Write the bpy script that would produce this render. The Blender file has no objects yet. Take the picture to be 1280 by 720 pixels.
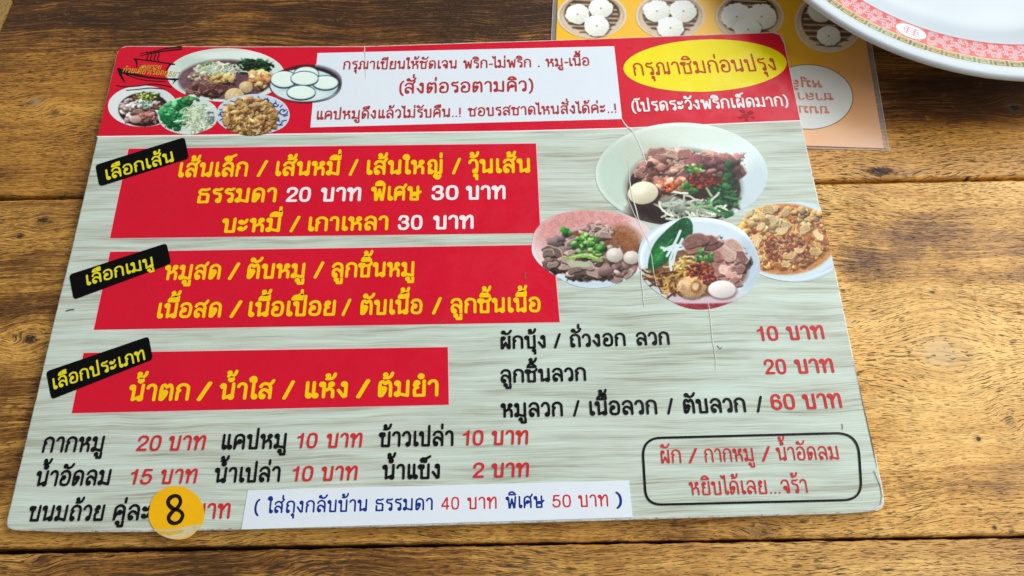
import bpy, bmesh, math, random
import numpy as np
from mathutils import Vector, Matrix

# ------------------------------------------------------------------ camera, world, lights
scn = bpy.context.scene
COL = scn.collection
TOP = 0.0040                       # height of the printed face of the menu board above the table
F = 974.64
R = np.array([[0.99976323, -0.0210389, -0.00555351],
              [0.02146249, 0.9114322, 0.41089013],
              [-0.00358303, -0.41091204, 0.91166795]])
C0 = np.array([0.02354548, -0.14133769, 0.27193151 + TOP])
cam = bpy.data.cameras.new('camera'); camo = bpy.data.objects.new('camera', cam); COL.objects.link(camo)
cam.sensor_width = 36.0; cam.lens = F / 1280 * 36; cam.clip_start = 0.01; cam.clip_end = 50
M4 = Matrix([list(R.T[i]) + [C0[i]] for i in range(3)] + [[0, 0, 0, 1]])
camo.matrix_world = M4
scn.camera = camo

world = bpy.data.worlds.new('World'); scn.world = world; world.use_nodes = True
wn = world.node_tree; bg = wn.nodes['Background']
tc = wn.nodes.new('ShaderNodeTexCoord'); sx = wn.nodes.new('ShaderNodeSeparateXYZ')
wn.links.new(tc.outputs['Generated'], sx.inputs[0])
wr = wn.nodes.new('ShaderNodeValToRGB'); wn.links.new(sx.outputs['X'], wr.inputs[0])
wr.color_ramp.elements[0].position = 0.0; wr.color_ramp.elements[0].color = (0.50, 0.50, 0.48, 1)
wr.color_ramp.elements[1].position = 1.0; wr.color_ramp.elements[1].color = (0.55, 0.64, 0.68, 1)
wn.links.new(wr.outputs[0], bg.inputs[0]); bg.inputs[1].default_value = 0.58

def area(name, loc, target, size, power, col):
    l = bpy.data.lights.new(name, 'AREA'); l.shape = 'RECTANGLE'; l.size, l.size_y = size; l.energy = power; l.color = col
    o = bpy.data.objects.new(name, l); COL.objects.link(o); o.location = loc
    o.rotation_euler = (Vector(target) - Vector(loc)).to_track_quat('-Z', 'Y').to_euler(); return o
area('daylight_from_open_shopfront', (1.05, 0.72, 0.92), (0.05, 0.0, 0), (1.5, 1.2), 25.0, (0.93, 0.98, 1.0))
area('daylight_from_side_opening', (0.95, -0.25, 0.75), (0.05, 0.0, 0), (0.5, 0.5), 4.0, (1.0, 0.97, 0.92))

scn.view_settings.view_transform = 'Standard'; scn.view_settings.look = 'None'
scn.view_settings.exposure = 0.12; scn.view_settings.gamma = 1.0
scn.view_settings.use_curve_mapping = False
scn.cycles.max_bounces = 8; scn.cycles.transparent_max_bounces = 12
rnd = random.Random(5)

# ------------------------------------------------------------------ helpers
def at(px, py, z=TOP):
    """point of the plane at height z seen at a place of the photograph"""
    d = R.T @ np.array([(px - 640) / F, -(py - 360) / F, -1.0]); k = (z - C0[2]) / d[2]
    p = C0 + k * d; return (p[0], p[1], z)
def at_np(P, z=TOP):
    P = np.asarray(P, float)
    D = np.stack([(P[:, 0] - 640) / F, -(P[:, 1] - 360) / F, -np.ones(len(P))], 1) @ R
    k = (z - C0[2]) / D[:, 2]
    return C0 + D * k[:, None]
def lin(c):
    return tuple(((x / 255) / 12.92 if x / 255 <= 0.04045 else ((x / 255 + 0.055) / 1.055) ** 2.4) for x in c[:3])
def link(name, me, mat=None, parent=None):
    o = bpy.data.objects.new(name, me); COL.objects.link(o)
    if mat is not None:
        me.materials.append(mat)
    if parent is not None: o.parent = parent
    return o
def mesh(name, verts, faces, mat=None, parent=None, smooth=False):
    me = bpy.data.meshes.new(name); me.from_pydata([tuple(v) for v in verts], [], faces); me.update()
    if smooth: me.polygons.foreach_set('use_smooth', [True] * len(me.polygons))
    return link(name, me, mat, parent)
def tag(o, label=None, cat=None, group=None, kind=None):
    if label: o['label'] = label
    if cat: o['category'] = cat
    if group: o['group'] = group
    if kind: o['kind'] = kind
    return o
def empty(name, loc=(0, 0, 0)):
    o = bpy.data.objects.new(name, None); COL.objects.link(o); o.location = loc; o.empty_display_size = .02; return o

def newmat(name):
    m = bpy.data.materials.new(name); m.use_nodes = True
    return m, m.node_tree, m.node_tree.nodes['Principled BSDF']
class N:
    """tiny node helper"""
    def __init__(s, nt): s.t = nt
    def _in(s, n, i, v):
        if v is None: return
        if hasattr(v, 'links') or isinstance(v, bpy.types.NodeSocket): s.t.links.new(v, n.inputs[i])
        else:
            if isinstance(v, tuple) and len(v) == 3 and n.inputs[i].type == 'RGBA': v = v + (1,)
            n.inputs[i].default_value = v
    def math(s, op, a, b=None, c=None, clamp=False):
        n = s.t.nodes.new('ShaderNodeMath'); n.operation = op; n.use_clamp = clamp
        s._in(n, 0, a); s._in(n, 1, b); s._in(n, 2, c); return n.outputs[0]
    def noise(s, vec, scale=1, detail=2, rough=.5, dist=0):
        n = s.t.nodes.new('ShaderNodeTexNoise'); s._in(n, 'Vector', vec); n.inputs['Scale'].default_value = scale
        n.inputs['Detail'].default_value = detail; n.inputs['Roughness'].default_value = rough; n.inputs['Distortion'].default_value = dist
        return n.outputs['Fac']
    def xyz(s, x, y, z=0.0):
        n = s.t.nodes.new('ShaderNodeCombineXYZ'); s._in(n, 0, x); s._in(n, 1, y); s._in(n, 2, z); return n.outputs[0]
    def sep(s, v):
        n = s.t.nodes.new('ShaderNodeSeparateXYZ'); s._in(n, 0, v); return n.outputs[0], n.outputs[1], n.outputs[2]
    def ramp(s, f, stops, interp='LINEAR'):
        n = s.t.nodes.new('ShaderNodeValToRGB'); s._in(n, 0, f); cr = n.color_ramp; cr.interpolation = interp
        while len(cr.elements) < len(stops): cr.elements.new(0.5)
        for e, (p, c) in zip(cr.elements, stops):
            e.position = p; e.color = (tuple(c) + (1,)) if isinstance(c, (tuple, list)) else (c, c, c, 1)
        return n.outputs[0]
    def mix(s, f, a, b, mode='MIX'):
        n = s.t.nodes.new('ShaderNodeMix'); n.data_type = 'RGBA'; n.blend_type = mode
        s._in(n, 0, f); s._in(n, 6, a); s._in(n, 7, b); return n.outputs[2]
    def map(s, f, a, b, c=0.0, d=1.0):
        n = s.t.nodes.new('ShaderNodeMapRange'); n.interpolation_type = 'SMOOTHSTEP'
        s._in(n, 0, f); n.inputs[1].default_value = a; n.inputs[2].default_value = b; n.inputs[3].default_value = c; n.inputs[4].default_value = d
        return n.outputs[0]
    def bump(s, h, strength, dist, normal=None):
        n = s.t.nodes.new('ShaderNodeBump'); n.inputs['Strength'].default_value = strength; n.inputs['Distance'].default_value = dist
        s._in(n, 'Height', h); s._in(n, 'Normal', normal); return n.outputs[0]
    def obj(s):
        n = s.t.nodes.new('ShaderNodeTexCoord'); return n.outputs['Object']

# ------------------------------------------------------------------ wood
def wood(name, ang, gold, mid, brown, bias, seed, knots=(), dirt_and_shade=(), slant=0.0, swap=False, pore=0.0):
    m, nt, b = newmat(name); n = N(nt)
    o = n.obj(); x, y, z = n.sep(o)
    x = n.math('MULTIPLY', x, 1000.0); y = n.math('MULTIPLY', y, 1000.0)
    X0, Y0 = x, y
    if swap: x, y = y, x
    ca, sa = math.cos(ang), math.sin(ang)
    u = n.math('ADD', n.math('MULTIPLY', x, ca), n.math('MULTIPLY', y, sa))
    v = n.math('SUBTRACT', n.math('MULTIPLY', y, ca), n.math('MULTIPLY', x, sa))
    zz = n.math('ADD', n.math('MULTIPLY', z, 1000.0), float(seed * 37))
    # grain bows round the knots
    for (kx, ky, rx, ry, st) in knots:
        dx = n.math('DIVIDE', n.math('SUBTRACT', X0, kx), rx * 2.4); dy = n.math('DIVIDE', n.math('SUBTRACT', Y0, ky), ry * 3.0)
        g = n.math('EXPONENT', n.math('MULTIPLY', n.math('ADD', n.math('MULTIPLY', dx, dx), n.math('MULTIPLY', dy, dy)), -1.0))
        v = n.math('SUBTRACT', v, n.math('MULTIPLY', n.math('MULTIPLY', dy, g), ry * 2.4))
    w1 = n.noise(n.xyz(u, n.math('MULTIPLY', v, 1.4), zz), .009, 2)
    w2 = n.noise(n.xyz(u, n.math('MULTIPLY', v, 2.0), zz), .045, 2)
    v2 = n.math('ADD', v, n.math('ADD', n.math('MULTIPLY', n.math('SUBTRACT', w1, .5), 22.0), n.math('MULTIPLY', n.math('SUBTRACT', w2, .5), 2.6)))
    if slant: v2 = n.math('ADD', v2, n.math('MULTIPLY', u, slant))
    broad = n.noise(n.xyz(n.math('MULTIPLY', u, .010), n.math('MULTIPLY', v2, .11), zz), 1, 5, .6)
    fine = n.noise(n.xyz(n.math('MULTIPLY', u, .030), n.math('MULTIPLY', v2, 1.0), zz), 1, 5, .68)
    fibre = n.noise(n.xyz(n.math('MULTIPLY', u, .22), n.math('MULTIPLY', v2, 4.2), zz), 1, 2, .6)
    blot = n.noise(n.xyz(u, v, zz), .022, 5, .62)
    mott = n.noise(n.xyz(u, v, zz), .16, 5, .7)
    t = n.math('ADD', n.math('MULTIPLY', broad, .42), n.math('MULTIPLY', fine, .42 if seed == 1 else .30))
    t = n.math('ADD', t, n.math('MULTIPLY', blot, .24 if seed == 1 else .34)); t = n.math('ADD', t, n.math('MULTIPLY', fibre, .16))
    t = n.math('ADD', t, n.math('MULTIPLY', mott, .10))
    t = n.math('ADD', t, -0.17 + bias)
    for (kx, ky, rx, ry, st) in dirt_and_shade:      # darkened, weathered stretches, paler scuffs of the varnish, and painted shade below the plate
        dx = n.math('DIVIDE', n.math('SUBTRACT', X0, kx), rx); dy = n.math('DIVIDE', n.math('SUBTRACT', Y0, ky), ry)
        r = n.math('SQRT', n.math('ADD', n.math('MULTIPLY', dx, dx), n.math('MULTIPLY', dy, dy)))
        r = n.math('ADD', r, n.math('ADD', n.math('MULTIPLY', n.math('SUBTRACT', blot, .5), 1.3), n.math('MULTIPLY', n.math('SUBTRACT', fine, .5), 1.5)))
        t = n.math('SUBTRACT', t, n.math('MULTIPLY', n.map(r, -.2, 1.5, 1, 0), st * 1.1))
    dark = tuple(c * .38 for c in brown)
    col = n.ramp(t, [(.28, dark), (.40, brown), (.52, mid), (.66, gold)])
    lines = n.noise(n.xyz(n.math('MULTIPLY', u, .040), n.math('MULTIPLY', v2, 2.4), n.math('ADD', zz, 60.0)), 1, 3, .6)
    worn = n.math('ADD', .27 if seed == 1 else .10, n.math('MULTIPLY', n.map(blot, .62, .40), .30))
    col = n.mix(n.math('MULTIPLY', n.map(lines, .48, .64), worn), col, tuple(c * .30 for c in brown))
    col = n.mix(n.math('MULTIPLY', n.map(lines, .46, .34), .22), col, tuple(min(1, c * 1.1) for c in gold))
    col = n.mix(n.map(mott, .58, .78, 0, .22), col, tuple(min(1, c * 1.15 + .02) for c in gold))
    # open pores: short dark dashes along the grain
    dens = n.noise(n.xyz(u, v, zz), .03, 2)
    p1 = n.noise(n.xyz(n.math('MULTIPLY', u, .20), n.math('MULTIPLY', v2, 2.6), n.math('ADD', zz, 9.0)), 1, 1.5, .5)
    p1 = n.math('ADD', p1, n.math('MULTIPLY', n.math('SUBTRACT', dens, .5), .26))
    p2 = n.noise(n.xyz(n.math('MULTIPLY', u, .30), n.math('MULTIPLY', v2, 4.6), n.math('ADD', zz, 21.0)), 1, 1, .5)
    p2 = n.math('ADD', p2, n.math('MULTIPLY', n.math('SUBTRACT', dens, .5), .12))
    pores = n.math('MAXIMUM', n.map(p1, .630 - pore, .655 - pore), n.math('MULTIPLY', n.map(p2, .61, .65), .75))
    pcol = (.035, .016, .006)
    col = n.mix(n.math('MULTIPLY', pores, .86), col, pcol)
    # long dark veins
    vein = n.noise(n.xyz(n.math('MULTIPLY', u, .012), n.math('MULTIPLY', v2, .55), n.math('ADD', zz, 40.0)), 1, 4, .6)
    vm = n.map(n.math('ABSOLUTE', n.math('SUBTRACT', vein, .5)), 0.0, .014, 1, 0)
    col = n.mix(n.math('MULTIPLY', vm, .5), col, (.05, .022, .008))
    scr = n.noise(n.xyz(n.math('MULTIPLY', u, .11), n.math('MULTIPLY', v2, 1.3), n.math('ADD', zz, 80.0)), 1, 3, .7)
    col = n.mix(n.math('MULTIPLY', n.map(scr, .64, .72), .40 if seed == 1 else .12), col, (.42, .30, .17))
    hgt = n.math('SUBTRACT', n.math('MULTIPLY', fibre, .25), pores)
    for (kx, ky, rx, ry, st) in knots:
        dx = n.math('DIVIDE', n.math('SUBTRACT', X0, kx), rx); dy = n.math('DIVIDE', n.math('SUBTRACT', Y0, ky), ry)
        r = n.math('SQRT', n.math('ADD', n.math('MULTIPLY', dx, dx), n.math('MULTIPLY', dy, dy)))
        r = n.math('ADD', r, n.math('MULTIPLY', n.math('SUBTRACT', n.noise(n.xyz(X0, n.math('MULTIPLY', Y0, 2.0), zz), .8, 3, .6), .5), 1.3))
        k = n.math('MULTIPLY', n.map(r, .35, 1.0, 1, 0), abs(st))
        halo = n.math('MULTIPLY', n.map(r, .8, 2.3, 1, 0), abs(st) * .35)
        kc = (.018, .009, .005) if st > 0 else (.42, .34, .24)
        col = n.mix(halo, col, (.14, .06, .02) if st > 0 else (.3, .2, .1)); col = n.mix(k, col, kc)
        if st > 0: hgt = n.math('SUBTRACT', hgt, n.math('MULTIPLY', k, 1.2))
    nt.links.new(col, b.inputs['Base Color'])
    rg = n.math('ADD', .30, n.math('MULTIPLY', mott, .16)); rg = n.math('ADD', rg, n.math('MULTIPLY', pores, .3))
    nt.links.new(rg, b.inputs['Roughness']); b.inputs['Specular IOR Level'].default_value = .36
    nt.links.new(n.bump(hgt, .9, .0003), b.inputs['Normal'])
    return m

def mm(px, py): a = at(px, py, 0); return a[0] * 1000, a[1] * 1000
def K(px, py, rx, ry, st): a = mm(px, py); return (a[0], a[1], rx, ry, st)
GOLD = (.95, .57, .165); MID = (.72, .36, .070); BRN = (.28, .11, .018)
ang1 = -0.004
W_A = wood('teak_weathered_plank', ang1, (.72, .345, .062), (.42, .175, .026), (.13, .044, .009), .0, 1,
           knots=[K(68, 141, 2.6, 2.6, .65), K(45, 127, 3.5, 2.0, -.4), K(1100, 214, 7, 2.4, 1), K(1268, 134, 3.4, 2.6, .9), K(1210, 222, 1.2, 1.0, .9)],
           dirt_and_shade=[K(160, 15, 95, 20, .20), K(420, 20, 90, 20, .17), K(600, 10, 70, 22, .19), K(40, 60, 40, 12, .05), K(290, 18, 22, 8, -.14), K(60, 150, 50, 22, -.10),
                 K(700, 20, 60, 16, .16), K(1200, 110, 60, 22, .20), K(1220, 205, 70, 20, -.42), K(1050, 215, 40, 12, -.2)], pore=.012)  # dark patch below the plate rim carries the plate's shade as colour
W_B = wood('teak_golden_plank', ang1 + .004, GOLD, MID, BRN, .03, 2,
           knots=[K(53, 275, 3.0, 1.7, .9), K(24, 296, 1.6, 1.1, .8), K(37, 424, 3.6, 2.6, .95), K(18, 420, 1.6, 1.2, .7), K(1223, 549, 1.0, 1.0, 1),
                  K(1262, 527, 2.6, 2.6, .4), K(1165, 365, 1.1, .6, .9), K(1243, 660, .9, .9, 1), K(1176, 440, 9, 7, -.35), K(948, 664, 5, 3, .35), K(1062, 402, 3, 1.4, -.3)],
           dirt_and_shade=[K(30, 380, 30, 14, .16), K(30, 560, 30, 26, .12), K(10, 470, 30, 9, .1), K(20, 330, 25, 5, .14), K(1240, 345, 30, 5, .12), K(1120, 470, 30, 6, .08), K(1250, 600, 30, 7, .08), K(1090, 340, 12, 9, .12), K(1150, 300, 45, 12, .13), K(1200, 430, 60, 30, -.12), K(1180, 570, 70, 30, -.05), K(500, 675, 160, 6, .05)], slant=.0, pore=.0)
W_C = wood('teak_front_plank', ang1, (.86, .50, .15), (.56, .275, .06), BRN, .03, 3,
           knots=[K(350, 706, 5, 2.2, .4), K(50, 700, 3, 1.3, .5)], dirt_and_shade=[K(500, 712, 70, 6, .10), K(300, 700, 60, 6, .12), K(1100, 705, 120, 14, -.03), K(150, 712, 40, 5, .1)], pore=.015)
W_E = wood('teak_end_board', 0.12, (.42, .25, .07), (.30, .16, .04), BRN, .12, 4, swap=True)

# seams of the table top, in metres
def ln(p, q):
    a, b = at(*p, 0), at(*q, 0); k = (b[1] - a[1]) / (b[0] - a[0]); return k, a[1] - k * a[0]
S1 = ln((0, 247), (1280, 222)); S2 = ln((0, 689), (1280, 670.5))
e0, e1 = at(16, 0, 0), at(0, 37, 0)
kE = (e0[0] - e1[0]) / (e0[1] - e1[1])
def xend(y): return e1[0] + kE * (y - e1[1]) * 1.0
def nz(x, s):   # smooth 1-D noise
    return (math.sin(x * 310 + s) + .6 * math.sin(x * 743 + s * 2.1) + .5 * math.sin(x * 1730 + s * 3.7) + .35 * math.sin(x * 4100 + s * 1.3)) / 2.4
table = tag(empty('wooden_table', (0, 0, 0)), 'worn golden brown plank table top under the menus and the plate', 'table')
def plank(mat, lo, hi, x1, seed, z0=0.0, chip=.00022):
    """lo/hi: functions of x giving the edges of the plank"""
    nx = 520; V = []; Fc = []
    for i in range(nx + 1):
        t = i / nx
        ylo, yhi = lo(0), hi(0)
        xa = xend((ylo + yhi) / 2) + .0008
        x = xa + (x1 - xa) * t
        a = lo(x) + nz(x, seed) * chip; b = hi(x) + nz(x, seed + 5) * chip
        xo = lambda y: x + (1 - t) * (xend(y) - xend((ylo + yhi) / 2))
        for (y, z) in ((a + .0002, -.012), (a, -.0012), (a + .00025, -.0005), (a + .0009, 0), ((a * 2 + b) / 3, 0), ((a + b * 2) / 3, 0), (b - .0009, 0), (b - .00025, -.0005), (b, -.0012), (b - .0002, -.012)):
            V.append((xo(y), y, z + z0))
    for i in range(nx):
        for j in range(9):
            a = i * 10 + j; Fc.append((a, a + 10, a + 11, a + 1))
    Fc.append(tuple(range(9, -1, -1)))
    o = mesh('plank', V, Fc, mat, table)
    return o
l1 = lambda x: S1[0] * x + S1[1]; l2 = lambda x: S2[0] * x + S2[1]
def gapl(x): return .00085 + .0008 * max(0, min(1, (.02 - x) / .2))        # seam wider to the left
plank(W_A, lambda x: l1(x) + .0006, lambda x: l1(x) + .145, .62, 1, -.0001, .0003)
plank(W_B, lambda x: l2(x) + gapl(x) * .6, lambda x: l1(x) - .0007 - gapl(x) * .25, .62, 2, 0, .00025)
plank(W_C, lambda x: l2(x) - .13, lambda x: l2(x) - gapl(x) * .6, .62, 3, -.0002, .0003)
plank(W_B, lambda x: l1(x) + .1465, lambda x: l1(x) + .29, .62, 7)
plank(W_A, lambda x: l2(x) - .27, lambda x: l2(x) - .1315, .62, 8)
eb = []
for (y) in (-.40, .36):
    eb.append((xend(y) - .0004, y))
mesh('end_board', [(eb[0][0], eb[0][1], 0), (eb[1][0], eb[1][1], 0), (eb[1][0] - .11, eb[1][1], 0), (eb[0][0] - .11, eb[0][1], 0),
                   (eb[0][0], eb[0][1], -.02), (eb[1][0], eb[1][1], -.02), (eb[1][0] - .11, eb[1][1], -.02), (eb[0][0] - .11, eb[0][1], -.02)],
     [(0, 1, 2, 3), (0, 4, 5, 1), (1, 5, 6, 2), (2, 6, 7, 3), (3, 7, 4, 0)], W_E, table)
mD, nt, b = newmat('dark_underframe'); n = N(nt)
nt.links.new(n.ramp(n.noise(n.obj(), 300, 3), [(.3, (.012, .007, .004)), (.7, (.03, .017, .009))]), b.inputs['Base Color']); b.inputs['Roughness'].default_value = .9
mesh('underframe', [(-.42, -.42, -.0125), (.62, -.42, -.0125), (.62, .36, -.0125), (-.42, .36, -.0125), (-.42, -.42, -.03), (.62, -.42, -.03), (.62, .36, -.03), (-.42, .36, -.03)],
     [(0, 1, 2, 3), (0, 4, 5, 1), (1, 5, 6, 2), (2, 6, 7, 3), (3, 7, 4, 0), (7, 6, 5, 4)], mD, table)

# ------------------------------------------------------------------ print materials
def printmat(name, col, rough=.34, var=.06, spec=.24, speck=0.0, speckcol=(.05, .01, .01)):
    m, nt, b = newmat(name); n = N(nt); c = lin(col)
    o = n.obj()
    f = n.noise(o, 45, 3, .6); f2 = n.noise(o, 900, 3, .6)
    t = n.math('ADD', n.math('MULTIPLY', f, .6), n.math('MULTIPLY', f2, .4))
    cc = n.ramp(t, [(.3, tuple(x * (1 - var) for x in c)), (.7, tuple(min(1, x * (1 + var)) for x in c))])
    if speck:
        s = n.noise(o, 1400, 2, .5); g = n.noise(o, 60, 2)
        k = n.math('MULTIPLY', n.map(s, .68, .74), n.map(g, .5, .62)); cc = n.mix(n.math('MULTIPLY', k, speck), cc, speckcol)
    nt.links.new(cc, b.inputs['Base Color'])
    nt.links.new(n.math('ADD', rough - .14, n.math('MULTIPLY', n.map(n.noise(o, 110, 6, .7), .3, .7), .24)), b.inputs['Roughness'])
    b.inputs['Specular IOR Level'].default_value = spec
    nt.links.new(n.bump(n.noise(o, 60, 3, .5), .25, .0006), b.inputs['Normal'])
    return m
RED = printmat('print_red', (214, 16, 46), .36, .07, speck=.6)
WHITEP = printmat('print_pale_paper', (226, 232, 240), .4, .02)
BLACK = printmat('print_black', (5, 5, 6), .42, .2, spec=.12)
YELLOW = printmat('print_yellow_oval', (246, 226, 0), .36, .03)
TYEL = printmat('ink_yellow', (250, 200, 6), .36, .03)
TWHI = printmat('ink_white', (246, 232, 232), .36, .03)
TBLK = printmat('ink_black', (12, 12, 14), .34, .1)
TRED = printmat('ink_red', (205, 44, 50), .36, .05)
TDRED = printmat('ink_dull_red', (178, 48, 52), .4, .05)
TORR = printmat('ink_orange_red', (190, 62, 14), .4, .1)
TBLU = printmat('ink_blue', (18, 48, 136), .36, .05)
TPIN = printmat('ink_salmon', (214, 132, 118), .4, .05)
LYEL = printmat('ink_lemon', (226, 214, 30), .36, .05)
CREASE = printmat('creased_white_film', (214, 214, 205), .3, .1)
SCR = printmat('scuff_grey', (96, 92, 80), .6, .3)

# the grey-green wood-effect background print of the board
mB, nt, b = newmat('print_grey_wood_effect'); n = N(nt)
x, y, z = n.sep(n.obj()); x = n.math('MULTIPLY', x, 1000.0); y = n.math('MULTIPLY', y, 1000.0)
wob = n.math('MULTIPLY', n.math('SUBTRACT', n.noise(n.xyz(x, y), .02, 2), .5), 5.0); yv = n.math('ADD', y, wob)
s1 = n.noise(n.xyz(n.math('MULTIPLY', x, .018), n.math('MULTIPLY', yv, .42)), 1, 5, .62)
s2 = n.noise(n.xyz(n.math('MULTIPLY', x, .035), n.math('MULTIPLY', yv, 2.0), 7.0), 1, 4, .65)
s3 = n.noise(n.xyz(n.math('MULTIPLY', x, .02), n.math('MULTIPLY', yv, .09), 3.0), 1, 3, .5)
t = n.math('ADD', n.math('ADD', n.math('MULTIPLY', s1, .5), n.math('MULTIPLY', s2, .42)), n.math('MULTIPLY', s3, .25))
c1 = n.ramp(t, [(.36, lin((124, 116, 102))), (.475, lin((166, 165, 149))), (.57, lin((194, 201, 187))), (.69, lin((211, 222, 211)))])
tint = n.map(n.noise(n.xyz(x, y, 11.0), .012, 2), .4, .65)
c1 = n.mix(n.math('MULTIPLY', tint, .5), c1, n.mix(1.0, c1, (.93, 1.0, 1.0), 'MULTIPLY'))
nt.links.new(c1, b.inputs['Base Color']); b.inputs['Roughness'].default_value = .36; b.inputs['Specular IOR Level'].default_value = .26
nt.links.new(n.bump(n.noise(n.obj(), 60, 3, .5), .25, .0006), b.inputs['Normal'])

mE, nt, b = newmat('worn_card_edge'); n = N(nt)
nt.links.new(n.ramp(n.noise(n.obj(), 500, 4, .7), [(.32, (.30, .26, .21)), (.45, (.62, .61, .57)), (.7, (.84, .84, .81))]), b.inputs['Base Color']); b.inputs['Roughness'].default_value = .6

# ------------------------------------------------------------------ flat shapes on the board
LAY = 0.00003
def flat(name, pts, lay, mat, parent, thick=None, z=TOP):
    P = at_np(pts, z); V = [(p[0], p[1], z + lay * LAY) for p in P]
    a = sum(V[i][0] * V[(i + 1) % len(V)][1] - V[(i + 1) % len(V)][0] * V[i][1] for i in range(len(V)))
    if a < 0: V = V[::-1]
    nv = len(V); Fc = [tuple(range(nv))]
    if thick:
        V = V + [(p[0], p[1], p[2] - thick) for p in V]
        Fc += [(i, i + nv, (i + 1) % nv + nv, (i + 1) % nv) for i in range(nv)]
        Fc.append(tuple(range(2 * nv - 1, nv - 1, -1)))
    return mesh(name, V, Fc, mat, parent)
def dens(pts, k=8):
    out = []
    for i, p in enumerate(pts):
        q = pts[(i + 1) % len(pts)]
        for j in range(k): out.append((p[0] + (q[0] - p[0]) * j / k, p[1] + (q[1] - p[1]) * j / k))
    return out
def rounded(pts, r, k=8):
    out = []; m = len(pts); rr = r if isinstance(r, (list, tuple)) else [r] * m
    for i in range(m):
        p0, p1, p2 = [np.array(pts[(i + j) % m], float) for j in (-1, 0, 1)]
        a = (p0 - p1); b_ = (p2 - p1); ra = rr[i]
        A = p1 + a / np.linalg.norm(a) * ra; B = p1 + b_ / np.linalg.norm(b_) * ra
        for j in range(k + 1):
            s = j / k; out.append(tuple((1 - s) ** 2 * A + 2 * s * (1 - s) * p1 + s * s * B))
    return out
def catmull(pts, k=8, closed=True):
    P = np.array(pts, float); m = len(P); out = []
    rng = range(m) if closed else range(m - 1)
    for i in rng:
        if closed: p0, p1, p2, p3 = P[(i - 1) % m], P[i], P[(i + 1) % m], P[(i + 2) % m]
        else: p0, p1, p2, p3 = P[max(i - 1, 0)], P[i], P[i + 1], P[min(i + 2, m - 1)]
        for j in range(k):
            t = j / k
            out.append(tuple(.5 * ((2 * p1) + (-p0 + p2) * t + (2 * p0 - 5 * p1 + 4 * p2 - p3) * t * t + (-p0 + 3 * p1 - 3 * p2 + p3) * t ** 3)))
    if not closed: out.append(tuple(P[-1]))
    return out

board = tag(empty('menu_board', (0, 0, 0)), 'laminated noodle shop menu board with red panels and Thai price list on the table', 'menu')
# outline follows the slightly warped card
OUT = [(148, 57), (300, 57.8), (456, 57.5), (590, 53), (700, 49.6), (800, 46), (978, 39.5),
       (1001, 150), (1026, 264), (1045, 341), (1067.5, 450), (1082, 516), (1103, 606), (1106, 637.5),
       (1060, 641.2), (900, 646), (700, 651.8), (500, 657.5), (300, 661.5), (170, 664.5), (80, 664.5), (5.5, 662),
       (44.4, 500), (66.3, 405), (89, 313), (107, 236), (122, 170)]
def roundc(pts, idx, r):
    out = []
    for i, p in enumerate(pts):
        if i in idx:
            p0 = np.array(pts[i - 1], float); p1 = np.array(p, float); p2 = np.array(pts[(i + 1) % len(pts)], float)
            A = p1 + (p0 - p1) / np.linalg.norm(p0 - p1) * r; B = p1 + (p2 - p1) / np.linalg.norm(p2 - p1) * r
            for j in range(7):
                s = j / 6; out.append(tuple((1 - s) ** 2 * A + 2 * s * (1 - s) * p1 + s * s * B))
        else: out.append(p)
    return out
OUTR = roundc(OUT, (0, 6, 13, 21), 13)
def inset(V, d):
    m = len(V); out = []
    for i in range(m):
        p0, p1, p2 = V[i - 1], V[i], V[(i + 1) % m]
        t = np.array(p2[:2]) - np.array(p0[:2]); t /= np.linalg.norm(t); nn = np.array((-t[1], t[0]))
        out.append(np.array(p1[:2]) + nn * d)
    return out
P = [tuple(p) for p in at_np(OUTR)]
a = sum(P[i][0] * P[(i + 1) % len(P)][1] - P[(i + 1) % len(P)][0] * P[i][1] for i in range(len(P)))
if a < 0: P = P[::-1]
P2 = []
for i in range(len(P)):                                   # finer outline with small nicks and wear
    p, q = P[i], P[(i + 1) % len(P)]
    L = math.dist(p[:2], q[:2]); k = max(1, int(L / .0022))
    for j in range(k): P2.append((p[0] + (q[0] - p[0]) * j / k, p[1] + (q[1] - p[1]) * j / k))
P = P2; nv = len(P)
rings = []
for dz, d in ((-.00002, .00035), (-.0002, .0), (-.0011, .00012), (-.0013, .0), (-.0021, .00015), (-.0028, .0001), (-.0030, .0005)):
    ring = inset(P, d); rings.append([(p[0] + rnd.uniform(-1, 1) * .00005, p[1] + rnd.uniform(-1, 1) * .00005, TOP + dz) for p in ring])
V = [p for r_ in rings for p in r_]; Fc = [tuple(range(nv))]
for k in range(len(rings) - 1):
    for i in range(nv):
        a = k * nv + i; c = k * nv + (i + 1) % nv; Fc.append((a, a + nv, c + nv, c))
Fc.append(tuple(range(len(V) - 1, len(V) - 1 - nv, -1)))
mesh('card_core', V, Fc, mE, board)
face = [(p[0], p[1], TOP + LAY) for p in inset(P, .0004)]
mesh('printed_face', face, [tuple(range(nv))], mB, board)

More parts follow.
